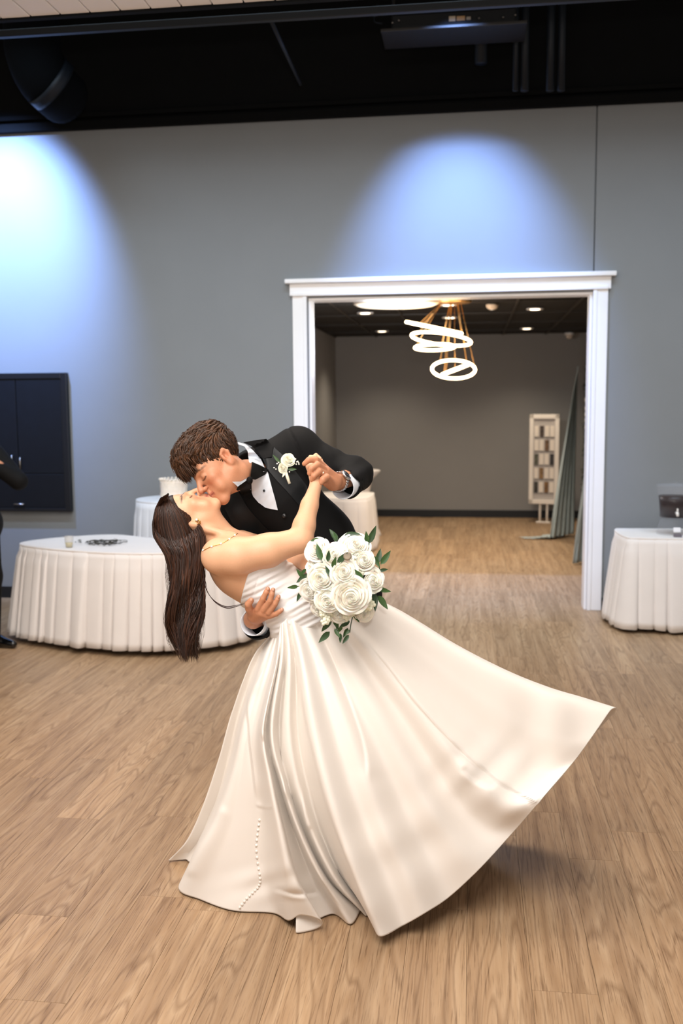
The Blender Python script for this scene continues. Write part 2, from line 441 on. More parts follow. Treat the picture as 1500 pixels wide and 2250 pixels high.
skirted_table('skirted_table', [(-3.20, 6.42), (-2.85, 6.20), (-2.35, 6.06), (-1.95, 6.10), (-1.62, 6.32), (-1.60, 6.60), (-1.95, 6.66), (-2.35, 6.78), (-2.72, 6.94), (-3.10, 6.70)],
              TZ, 0.10, 0.075, 0.045, 'long curved table under a pleated white cloth holding cup and twig garland', amp=0.034, seed=4, legs=[(-2.2, 6.2), (-1.75, 6.4), (-3.0, 6.5), (-2.6, 6.85)])
skirted_table('skirted_table', [(1.13, 7.14), (1.25, 7.08), (1.9, 7.06), (2.6, 7.06), (2.95, 7.12), (2.97, 7.55), (2.8, 7.62), (1.9, 7.62), (1.25, 7.62), (1.11, 7.56)],
              TZ, 0.12, 0.075, 0.035, 'white skirted table with broad pleats under the drink dispenser', amp=0.024, seed=9, legs=[(1.3, 7.2), (1.3, 7.5), (2.8, 7.2), (2.8, 7.5)], round_hem=0.018)
circ = lambda x, y, r, n=14: [(x+r*math.cos(2*math.pi*k/n), y+r*math.sin(2*math.pi*k/n)) for k in range(n)]
CKX, CKY, CKR = -2.34, 7.42, 0.325
ckz = float(PY(290, 1097, CKY-0.1)[2])
m_cloth_c = mat('blue_light_tinted_linen', '#D7DAE0', 0.85, noise=(9, 0.015, 2), sheen=0.15)  # blue cast of the stage light put into the white cloth colour
skirted_table('cake_table', circ(CKX, CKY, CKR), ckz, 0.11, 0.04, 0.03, 'small round table in a pale pleated cloth under the white cake', amp=0.03, mat_=m_cloth_c, seed=2, legs=[(CKX, CKY)])
# cake with ruffled frosting
m_frost = mat('cream_frosting', '#EFE4D6', 0.6, noise=(40, 0.05, 3), bump=(60, 0.5, 4, 0.01), sss=0.1)
cake = empty('cake', (CKX+0.0, CKY-0.08, ckz))
V = []; F = []; n = 72; zs = [0.0, .012, .03, .045, .06, .075, .09, .105, .12, .132, .142, .146]
for k, zz in enumerate(zs):
    for i in range(n):
        a = 2*math.pi*i/n
        r = 0.104+0.006*math.sin(zz*210)+0.007*mnoise.noise(Vector((math.cos(a)*9, math.sin(a)*9, zz*60)))+0.004*zz/.146
        if zz > .14: r -= 0.012
        V.append((CKX+r*math.cos(a), CKY-.08+r*math.sin(a), ckz+0.016+zz+0.003*mnoise.noise(Vector((i*.6, zz*40, 3)))))
V.append((CKX, CKY-.08, ckz+.016+.140))
for k in range(len(zs)-1):
    for i in range(n): F.append((k*n+i, k*n+(i+1) % n, (k+1)*n+(i+1) % n, (k+1)*n+i))
for i in range(n): F.append(((len(zs)-1)*n+i, (len(zs)-1)*n+(i+1) % n, len(V)-1))
F.append(tuple(range(n))[::-1])
link('frosted_tier', mesh('tier', V, F), m_frost, cake, True)
MB().lathe((CKX, CKY-.08, ckz), [(0.125, 0), (0.13, 0.006), (0.13, 0.012), (0.12, 0.016)], 40).obj('cake_board', m_white, cake, True)
pm = MB()
for i in range(22):
    a = 2*math.pi*i/22; pm.ball((CKX+.108*math.cos(a), CKY-.08+.108*math.sin(a), ckz+.163), 0.011, 8, 5, (1, 1, .8))
pm.obj('piped_rim', m_frost, cake, True)
tag(cake, 'short white cake with ruffled frosting on the small round table', 'cake')
# cup and twig garland on the long table
cp = PZ(152, 1203, TZ); cup = empty('plastic_cup', (cp[0], cp[1], TZ))
m_plastic = mat('clear_plastic', '#D8D6D2', 0.08, alpha=.25)
MB().lathe((cp[0], cp[1], TZ), [(0.022, 0.001), (0.027, 0.03), (0.033, 0.078), (0.0345, 0.08), (0.0325, 0.078), (0.026, 0.03), (0.021, 0.004)], 28).obj('cup_wall', m_plastic, cup, True)
MB().lathe((cp[0], cp[1], TZ), [(0.0205, 0.0045), (0.0245, 0.026), (0.0262, 0.034)], 28).obj('drink', mat('pale_lemon_drink', '#D9C98A', 0.1), cup, True)
tag(cup, 'small clear plastic cup of pale drink on the curved white table', 'cup')
gp = PZ(212, 1196, TZ); gar = empty('twig_garland', (gp[0], gp[1], TZ))
m_twig = mat('dark_twig', '#2E2A22', 0.7, noise=(30, 0.3, 2)); rr = random.Random(5)
for k in range(9):
    a0 = rr.uniform(0, 6.28); r1 = rr.uniform(.045, .16); cx, cy = gp[0]+rr.uniform(-.1, .1), gp[1]+rr.uniform(-.06, .06)
    pts = [(cx+r1*1.1*math.cos(a0+t*.35)+rr.uniform(-.006, .006), cy+r1*.8*math.sin(a0+t*.35)+rr.uniform(-.006, .006), TZ+.006+.012*abs(math.sin(t*1.3+k))) for t in range(12)]
    MB().tube(pts, [0.0042*(1-.6*i/11) for i in range(12)], 6).obj('twig', m_twig, gar, True)
lf = MB()
lf.add([(0, 0, 0), (.014, .008, .004), (.034, 0, .002), (.014, -.008, .004)], [(0, 1, 2, 3)])
lme = lf.mesh('leaf', False); lme.materials.append(mat('dark_dry_leaf', '#3A3A2A', 0.6))
for k in range(22):
    o = bpy.data.objects.new('leaf', lme); COL.objects.link(o); o.parent = gar
    o.location = (rr.uniform(-.17, .17), rr.uniform(-.1, .1), .008+rr.uniform(0, .012)); o.rotation_euler = (rr.uniform(-.5, .5), rr.uniform(-.4, .2), rr.uniform(0, 6.28))
tag(gar, 'tangle of dark twigs and leaves lying on the curved white table', 'garland')
# drink dispenser
dx, dy = 1.50, 7.30
disp = empty('drink_dispenser', (dx, dy, TZ))
m_clear = mat('clear_acrylic', '#C9CCD8', 0.08, spec=.2, alpha=.05)
MB().lathe((dx, dy, TZ), [(0.132, 0.002), (0.134, 0.02), (0.105, 0.118), (0.100, 0.118), (0.128, 0.02), (0.126, 0.002)], 12).obj('pedestal', m_clear, disp, False)
MB().lathe((dx, dy, TZ+.125), [(0.108, 0), (0.118, 0.12), (0.140, 0.236), (0.143, 0.24), (0.136, 0.238), (0.113, 0.12), (0.104, 0.006)], 40).obj('tank', m_clear, disp, True)
MB().lathe((dx, dy, TZ+.131), [(0.1035, 0.0), (0.112, 0.10), (0.1185, 0.155)], 40).obj('iced_tea', mat('dark_iced_tea', '#1C0A05', 0.3, spec=0.2), disp, True)
MB().lathe((dx, dy, TZ+.362), [(0.143, 0), (0.145, .006), (0.06, .012), (0.02, .014), (0.018, .03), (0.006, .034)], 36).obj('lid', m_clear, disp, True)
tp = MB(); tp.tube([(dx-.01, dy-.105, TZ+.17), (dx-.01, dy-.14, TZ+.17), (dx-.01, dy-.15, TZ+.15)], [.011, .011, .009], 10); tp.box((dx-.01, dy-.138, TZ+.19), (.012, .012, .03), .003)
tp.obj('spigot', mat('white_plastic', '#E8E6E2', 0.3), disp, True)
MB().box((dx-.012, dy-.15, TZ+.05), (.05, .004, .035), .001, Matrix.Rotation(-.25, 3, 'X')).obj('label_card', mat('label_white', '#EDEDF2', 0.5), disp)
MB().box((dx-.01, dy-.165, TZ+.012), (.055, .03, .022), .002).obj('drip_tray', mat('grey_tray', '#6E6870', 0.4), disp)
tag(disp, 'clear drink dispenser of dark iced tea on a pedestal beside the opening', 'dispenser')

# wall cabinet, dark, built into the wall at the left
cx1 = float(PY(156, 970, WY)[0]); cz1 = float(PY(150, 819, WY)[2]); cz0 = float(PY(161, 1123, WY)[2]); cx0 = cx1-1.30
m_cab = mat('near_black_cabinet', '#090D13', 0.5, spec=.3, noise=(12, 0.12, 3)); m_cabf = mat('black_cabinet_frame', '#0C0F14', 0.4)
cab = empty('wall_cabinet', ((cx0+cx1)/2, WY, cz0))
MB().box2((cx0, WY-.03, cz0), (cx1, WY-.002, cz1), .004).obj('body', m_cabf, cab)
fr = MB(); fw = .05
fr.box2((cx0, WY-.055, cz0), (cx0+fw, WY-.028, cz1), .004); fr.box2((cx1-fw, WY-.055, cz0), (cx1, WY-.028, cz1), .004)
fr.box2((cx0+fw, WY-.055, cz1-fw), (cx1-fw, WY-.028, cz1), .004); fr.box2((cx0+fw, WY-.055, cz0), (cx1-fw, WY-.028, cz0+.03), .004)
fr.obj('frame', m_cabf, cab)
zs_ = float(PY(60, 1040, WY)[2]); xm = float(PY(43, 930, WY)[0])
m_ss = mat('brushed_steel', '#A8A29C', 0.3, metal=1.0)
def cdoor(x0, x1, z0, z1, hx, hz, horiz, nm):
    d = MB().box2((x0+.003, WY-.048, z0+.003), (x1-.003, WY-.03, z1-.003), .003).obj(nm, m_cab, cab)
    h = MB()
    if horiz: h.tube([(hx-.045, WY-.05, hz), (hx-.045, WY-.066, hz), (hx+.045, WY-.066, hz), (hx+.045, WY-.05, hz)], .0055, 8)
    else: h.tube([(hx, WY-.05, hz-.055), (hx, WY-.066, hz-.055), (hx, WY-.066, hz+.055), (hx, WY-.05, hz+.055)], .0055, 8)
    h.obj('handle', m_ss, d, True)
hxr = float(PY(52, 1019, WY)[0]); hz_ = float(PY(52, 1019, WY)[2])
cdoor(xm, cx1-fw, zs_, cz1-fw, hxr, hz_, False, 'door'); cdoor(cx0+fw, xm, zs_, cz1-fw, float(PY(34, 1010, WY)[0]), hz_+.02, False, 'door')
hh = PY(49, 1106, WY)
cdoor(cx0+fw+.3, cx1-fw, cz0+.03, zs_, float(hh[0]), float(hh[2]), True, 'drawer')
tag(cab, 'near-black built-in cabinet with double doors and drawer on the grey wall', 'cabinet')

# black ceiling equipment: projector tray, duct, conduits
def eq(px, py, Y): return PY(px, py, Y)
m_dk = mat('dark_metal', '#0A0B0D', 0.5, metal=0.0, spec=.3); m_dk2 = mat('dark_blue_metal', '#10161E', 0.5, metal=0.0, spec=.3)
a = eq(836, 60, 7.0); c = eq(1158, 40, 7.0)
tray = empty('projector_tray', ((a[0]+c[0])/2, 7.0, a[2]))
w_ = c[0]-a[0]
MB().box(((a[0]+c[0])/2, 7.17, (a[2]+c[2])/2-.02), (w_, .34, .022), .004).obj('tray', mat('brown_black_tray', '#17120D', 0.5), tray)
MB().box(((a[0]+c[0])/2, 7.18, (a[2]+c[2])/2+.05), (w_*.86, .26, .1), .012).obj('projector_body', m_dk, tray)
for sx in (-.42, .42):
    MB().tube([((a[0]+c[0])/2+sx*w_, 7.18, a[2]), ((a[0]+c[0])/2+sx*w_, 7.18, 5.6)], .015, 8).obj('hanger_rod', m_dk, tray, True)
sq = [(993, 41, .045, .035, '#B7A487'), (1012, 40, .058, .03, '#B08A5A'), (1029, 40, .03, .022, '#9A9080')]
for x_, y_, w2, h2, cc in sq:
    q = eq(x_, y_, 7.045); MB().box((q[0], 7.047, q[2]), (w2, .004, h2), .001).obj('sticker', mat('sticker'+cc, cc, 0.5), tray)
for x_, y_ in ((876, 45), (862, 50), (900, 25), (1052, 40), (1105, 38), (1132, 33), (909, 22), (1132, 12), (851, 20)):
    q = eq(x_, y_, 7.04); MB().ball(q, .007, 8, 5).obj('screw', m_ss, tray, True)
cb = MB(); pts = catmull([eq(805, 22, 7.1), eq(822, 35, 7.08), eq(833, 28, 7.06), eq(828, 10, 7.1), eq(822, 45, 7.08), eq(840, 52, 7.06)], 40); cb.tube(pts, .005, 6); cb.obj('cable', m_dk2, tray, True)
tag(tray, 'dark projector on a hanging tray with stickers and cable under black ceiling', 'projector')
# elbow duct
du = empty('air_duct', tuple(eq(90, 100, 6.9)))
q0, q1, q2, q3 = eq(70, 60, 6.9), eq(75, 120, 6.9), eq(100, 175, 6.95), eq(140, 215, 7.2)
MB().tube(catmull([q0+np.array((0, 0, 1.0)), q0, q1, q2, q3], 24), 0.20, 24).obj('duct_elbow', mat('dark_duct', '#05080C', 0.9, metal=0.0, spec=.1), du, True)
MB().tube(catmull([q2+np.array((.02, -.02, -.01)), q2+np.array((.06, .03, -.05))], 4), 0.207, 24).obj('duct_collar', m_dk2, du, True)
tag(du, 'fat round black air duct bending down from the black ceiling', 'duct')
for ci_, (xa, xb, r_) in enumerate(((1140, 1132, .022), (1160, 1152, .03), (1215, 1208, .03), (1245, 1232, .028), (1058, 1056, .045))):
    p0, p1 = eq(xa, -120, 7.45), eq(xb, 200 if r_ < .04 else 140, 7.45)
    cdt = MB(); cdt.tube([(p1[0], 7.45, p0[2]), (p1[0], 7.45, p1[2])], r_, 12); o = cdt.obj('conduit', m_dk2, None, True)
    tag(o, ('thin dark conduit next to the wide black pipe', 'dark conduit second from the wide black pipe', 'dark conduit third from the wide black pipe', 'dark conduit farthest from the wide black pipe', 'wide black pipe dropping beside the dark conduits')[ci_], 'conduit', None if r_ > .04 else 'conduits on the black bulkhead')
# cross rail under the black deck
p0, p1 = eq(0, 76, 5.6), eq(750, 30, 5.6)
rl = MB(); rl.box2((-6, 5.58, float(p0[2])-.02), (4, 5.62, float(p0[2])+.02), .004); o = rl.obj('ceiling_rail', m_dk, None)
tag(o, 'long thin black rail running under the black ceiling', 'rail')
st = MB(); a_, b_ = eq(590, 35, 5.7), eq(660, 185, 7.3); st.tube([a_, b_], .012, 8); tag(st.obj('brace_rod', m_dk2, None, True), 'thin slanting brace rod below the black ceiling', 'rod')
# the blue wash heads themselves
for sx in (-.15, -3.85):
    h = empty('spot_head', (sx, 6.43, 4.62))
    dirv = Vector((0, 1.37, -1.8)).normalized()
    MB().lathe(Vector((sx, 6.43, 4.62))-dirv*.30, [(0.04, 0), (.075, .03), (.08, .2), (.085, .22), (.085, .26), (.078, .26), (.075, .22)], 24, dirv).obj('housing', m_dk, h, True)
    MB().tube([(sx-.1, 6.36, 4.75), (sx-.1, 6.34, 4.95), (sx+.1, 6.34, 4.95), (sx+.1, 6.36, 4.75)], .01, 8).obj('yoke', m_dk, h, True)
    MB().tube([(sx, 6.34, 4.95), (sx, 6.34, 5.6)], .016, 10).obj('drop_pole', m_dk, h, True)
    tag(h, 'black theatre spot head aimed above the white-trimmed opening' if sx > -1 else 'black theatre spot head aimed above the dark wall cabinet', 'spotlight', 'blue wash spots')

# ------------------------------------------------------------------ lobby things
m_glow = mat('warm_led', '#FFE9CC', 0.5, emit=('#FFD9A6', 13.0)); m_brass = mat('satin_brass', '#B08D5E', 0.35, metal=1.0)
def ring(c, r, tilt, th, parent):
    Rm = Matrix.Rotation(tilt[2], 3, 'Z') @ Matrix.Rotation(tilt[0], 3, 'X') @ Matrix.Rotation(tilt[1], 3, 'Y'); pts = []
    for k in range(48):
        a = 2*math.pi*k/48; pts.append(Vector(c)+Rm @ Vector((r*math.cos(a), r*math.sin(a), 0)))
    o = MB().tube(pts, th, 10, closed=True).obj('light_ring', m_glow, parent, True)
    return pts
CHY = 9.3
ch = empty('ring_chandelier', (-.18, CHY, LZ)); wires = []
can = Vector((-.17, CHY, LZ))
MB().lathe(can, [(0.16, 0.012), (0.17, 0.0), (0.17, -0.035), (0.15, -.045)], 32).obj('canopy', m_brass, ch, True)
specs = [((953, 720), .270, (.06, .22, 0)), ((969, 745), .285, (-.13, .13, 0)), ((955, 763), .19, (-.09, -.02, 0)), ((996, 812), .205, (-.40, .03, 0)), ((1000, 812), .135, (.08, -.35, 0))]
wm = MB()
for k, (pq, r_, tl_) in enumerate(specs):
    pts = ring(PY(*pq, CHY), r_, tl_, .0135, ch)
    for j in range(3):
        p = pts[(j*16+5*k) % 48]; wm.tube([p, can+Vector(((p.x-can.x)*.3, (p.y-CHY)*.3, -.03))], .0028, 5)
wm.obj('suspension_wires', m_brass, ch, True)
tag(ch, 'chandelier of tilted glowing rings on thin wires in the lobby', 'chandelier')
q = PZ(870, 652, LZ); dsk = empty('ceiling_disc_light', tuple(q))
MB().lathe((q[0], q[1], LZ-.085), [(0.02, 0.0), (0.36, 0.004), (0.40, 0.02), (0.40, 0.07), (0.38, .095)], 48).obj('shade', mat('off_white_shade', '#D8C8B2', 0.6), dsk, True)
MB().lathe((q[0], q[1], LZ-.09), [(0.014, 0.0), (0.018, 0.006), (.01, .01)], 16).obj('finial', m_brass, dsk, True)
l = bpy.data.lights.new('lobby_fill', 'POINT'); l.energy = 60; l.color = (.88, .93, 1); l.shadow_soft_size = .3; lo = bpy.data.objects.new('lobby_fill', l); COL.objects.link(lo); lo.location = (q[0], q[1], LZ-.42)  # unseen point light added below the shade to brighten the lobby
tag(dsk, 'wide shallow off-white drum light flush with the lobby ceiling', 'ceiling light')
m_dl = mat('downlight_glow', '#FFF2DC', 0.5, emit=('#FFE6C4', 7.0))
for k, (px, py) in enumerate(((802, 687), (839, 727), (1175, 678), (1157, 721), (985, 669), (988, 697))):
    q = PZ(px, py, LZ); d = empty('downlight', (q[0], q[1], LZ))
    MB().lathe((q[0], q[1], LZ-.004), [(0.055, -.002), (0.085, -.008), (0.09, 0.0), (.09, .004)], 28).obj('trim_ring', m_white, d, True)
    MB().lathe((q[0], q[1], LZ-.0115), [(0.0, 0), (0.05, 0.0), (.052, .005)], 24, cap=False).obj('lens', m_dl, d, True)
    tag(d, ('recessed downlight over the white draped lobby table', 'recessed downlight far over the cocktail table in the lobby', 'recessed downlight over the near end of the hedge panel', 'recessed downlight over the white seating chart', 'recessed downlight beside the smoke detector and chandelier', 'recessed downlight just behind the chandelier wires')[k], 'downlight', 'lobby downlights')
    l = bpy.data.lights.new('downlight_beam', 'SPOT'); l.energy = 85; l.color = (1, .84, .64); l.spot_size = math.radians(125); l.spot_blend = .9; l.shadow_soft_size = .05
    lo = bpy.data.objects.new('downlight_beam', l); COL.objects.link(lo); lo.location = (q[0], q[1], LZ-.03)
q = PZ(1081, 669, LZ); sd = empty('smoke_detector', tuple(q))
MB().lathe((q[0], q[1], LZ-.05), [(0.03, 0), (0.05, .012), (.062, .03), (.065, .05)], 28).obj('housing', mat('warm_white_plastic', '#CDBBA6', 0.5), sd, True)
MB().lathe((q[0], q[1], LZ-.054), [(0.018, 0), (.022, .006)], 20).obj('sensor_cap', m_white, sd, True); tag(sd, 'round white smoke detector on the black lobby ceiling', 'smoke detector')
q = PY(1250, 738, BY-.25); sc = empty('security_camera', tuple(q))
MB().lathe((q[0], q[1], LZ), [(0.065, 0.0), (.065, -.03), (.055, -.035)], 24).obj('mount', m_white, sc, True)
MB().ball((q[0], q[1], LZ-.045), .05, 16, 10).obj('dome', mat('smoked_dome', '#CFC4B8', 0.2), sc, True); tag(sc, 'white dome security camera in the corner of the lobby ceiling', 'camera')
# draped tables beyond the opening
zz = 0.62
skirted_table('buffet_table', [(-1.55, 10.62), (-1.35, 10.56), (-1.2, 10.62), (-1.14, 10.8), (-1.14, 11.3), (-1.2, 11.42), (-1.5, 11.44), (-1.74, 11.4), (-1.79, 11.0), (-1.76, 10.66)], zz, 0.14, 0.05, 0.01, 'white draped table standing inside the lobby behind the groom', amp=0.014, seed=12)
q = PY(800, 1033, 12.1)
hb = empty('cocktail_table', (float(q[0])+.0, 12.1, 0)); hx, hz = float(q[0]), float(q[2])
MB().lathe((hx, 12.1, 0), [(.22, .0), (.20, .04), (.06, hz*.45), (.055, hz*.6), (.10, hz-.12), (.20, hz-.02)], 36).obj('stretch_cover', m_cloth, hb, True)
MB().lathe((hx, 12.1, hz-.022), [(.195, 0), (.205, .006), (.205, .018), (.19, .024)], 40).obj('tabletop', m_cloth, hb, True); tag(hb, 'round cocktail table in a stretched white cover in the lobby', 'table')
# seating chart in a white frame
sx0, sz0 = PY(1160, 1105, 13.6)[0], .27; SW, SH = .41, 1.25
sg = empty('seating_chart', (float(PY(1195, 1010, 13.6)[0]), 13.6, 0), math.radians(-14)); sgx = sg.location.x
SM = mw(sg)
def spart(nm, c, s, m, bev=.003, parent=None):
    b = MB().box(c, s, bev); b.v = [tuple(SM @ Vector(v)) for v in b.v]; return b.obj(nm, m, parent or sg)
m_fr = mat('white_frame', '#F2EAE0', 0.4); zc_ = sz0+SH/2
spart('frame_rail', (0, 0, sz0+.03), (SW, .045, .06), m_fr); spart('frame_rail', (0, 0, sz0+SH-.03), (SW, .045, .06), m_fr)
spart('frame_stile', (-SW/2+.028, 0, zc_), (.056, .045, SH), m_fr); spart('frame_stile', (SW/2-.028, 0, zc_), (.056, .045, SH), m_fr)
bd = spart('board', (0, .004, zc_), (SW-.1, .012, SH-.1), mat('grey_board', '#BFB8B3', 0.7))
m_card = mat('cream_card', '#F0E6DA', 0.7); photo_cols = ['#4A3B30', '#6B4F33', '#5B5A4A', '#2F2B2A', '#8A6B45', '#3E3A33', '#7C5A34', '#54432F']
dark = {(0, 1), (1, 2), (2, 0), (2, 3), (3, 1), (4, 0), (4, 2)}; k = 0
for r_ in range(5):
    zt = sz0+SH-.235-r_*.195
    for c_ in range(4):
        x_ = -.108+c_*.072
        if (r_, c_) in dark:
            spart('photo_card', (x_, -.006, zt), (.056, .006, .15), mat('photo%d' % k, photo_cols[k], 0.4, noise=(30, .8, 3)), .001); k += 1
        else: spart('name_card', (x_, -.006, zt), (.056, .006, .15), m_card, .001)
    [spart('card_rail', (-.108+c_*.072, -.007, zt-.083), (.06, .008, .007), mat('dark_rail', '#4A4542', 0.5), .001) for c_ in range(4)]
sq = MB(); pts = [(-.09+.012*i, -.0, sz0+SH-.115+.014*math.sin(i*1.9)+.006*math.sin(i*4.3)) for i in range(16)]
sq.tube([tuple(SM @ Vector(p)) for p in pts], .0028, 5); sq.obj('script_heading', mat('dark_ink', '#5A5250', 0.6), sg, True)
for sx in (-.05, .05):
    lg = MB(); lg.tube([tuple(SM @ Vector((sx, .02, 0.0))), tuple(SM @ Vector((sx, .02, sz0+.02)))], .016, 12); lg.obj('leg', m_fr, sg, True)
spart('foot_bar', (0, .02, .01), (.2, .05, .02), m_fr)
tag(sg, 'tall white framed seating chart with rows of cards on two legs', 'sign')
# backdrop: hedge panel with drapes and white flowers
hx_ = 1.46
hd = empty('hedge_backdrop', (hx_, 11.3, 0))
MB().box2((hx_-.02, 10.15, .02), (hx_+.05, 12.45, 2.15), .01).obj('panel', mat('hedge_core', '#1B2415', 0.8), hd)
lv = MB(); rr = random.Random(8)
for k in range(5200):
    y_, z_ = rr.uniform(10.15, 12.45), rr.uniform(.02, 2.18); a = rr.uniform(0, 6.28); s_ = rr.uniform(.018, .032); tl = rr.uniform(.1, .9)
    dy_, dz_ = math.cos(a)*s_, math.sin(a)*s_; px_ = hx_-.03-rr.uniform(0, .03)
    lv.add([(px_, y_, z_), (px_-s_*tl*.5, y_+dy_*.5-dz_*.3, z_+dz_*.5+dy_*.3), (px_-s_*tl, y_+dy_, z_+dz_), (px_-s_*tl*.5, y_+dy_*.5+dz_*.3, z_+dz_*.5-dy_*.3)], [(0, 1, 2, 3)])
o = link('boxwood_leaves', lv.mesh('lv', False), mat('boxwood_green', '#2F3F1E', 0.55, noise=(25, .35, 2)), hd); o['kind'] = 'stuff'
m_petal = mat('white_petal', '#EEE8DA', 0.6, noise=(20, .04, 2), sss=0.1)
for k in range(9):
    fy, fz = 11.75+rr.uniform(-.14, .14), 1.72-k*.055+rr.uniform(-.02, .02)
    f = MB(); c = Vector((hx_-.085, fy, fz))
    for j in range(9):
        a = j*2.4; r_ = .012+.016*(j/9); f.ball(c+Vector((-.012*(1-j/9), r_*math.cos(a), r_*math.sin(a))), .017, 8, 5, (.6, 1, 1))
    f.obj('white_flower', m_petal, hd, True)
tag(hd, 'boxwood hedge panel with white flowers standing by the lobby wall', 'backdrop')
m_drape = mat('grey_green_chiffon', '#B2BEBF', 0.85, noise=(14, .05, 2))
def drape(name, top, bot, n_f, amp, label, pool, ctrl=None):
    K = 40; n = 96; V = []; F = []
    for k in range(K+1):
        f = k/K; fa = (1-math.cos(math.pi*min(1, f)))/2
        g = f**.9
        for i in range(n):
            u = i/(n-1)
            a = np.array(top[0])*(1-u)+np.array(top[1])*u; b_ = np.array(bot[0])*(1-u)+np.array(bot[1])*u
            p = a*(1-g)+b_*g; p[2] = a[2]*(1-f)+b_[2]*f
            off = amp*(.3+.7*f)*(math.sin(u*n_f*6.28+1.5*math.sin(f*3))+.4*math.sin(u*n_f*15.1+f*2))
            V.append((p[0]-abs(off)*.6-off*.2, p[1]+off, p[2]))
    rows = K
    if pool > 0:
        for k in range(1, 13):
            f = k/12
            for i in range(n):
                u = i/(n-1); b_ = np.array(bot[0])*(1-u)+np.array(bot[1])*u
                off = amp*(math.sin(u*n_f*6.28+1.5)+.4*math.sin(u*n_f*15.1+2))
                V.append((b_[0]-pool*f*(1-.5*u)-abs(off)*.5, b_[1]+off+.10*f*math.sin(u*9+2*f), .012+.035*abs(math.sin(f*9+u*11))*(1-f)+.004))
        rows += 12
    for k in range(rows):
        for i in range(n-1): F.append((k*n+i, k*n+i+1, (k+1)*n+i+1, (k+1)*n+i))
    o = link(name, mesh(name, V, F), m_drape, None, True)
    sm = o.modifiers.new('thick', 'SOLIDIFY'); sm.thickness = .003
    tag(o, label, 'curtain'); return o
drape('chiffon_drape', ((1.30, 12.1, 2.12), (1.34, 12.6, 2.12)), ((0.98, 11.85, .03), (1.31, 12.3, .03)), 5, .022, 'long grey-green chiffon drape pooling on the floor below the seating chart', .36)
drape('chiffon_drape', ((1.30, 10.05, 1.9), (1.33, 10.35, 1.9)), ((1.06, 10.0, .012), (1.26, 10.3, .012)), 3, .018, 'grey-green chiffon drape hanging straight at the near end of the hedge panel', 0)
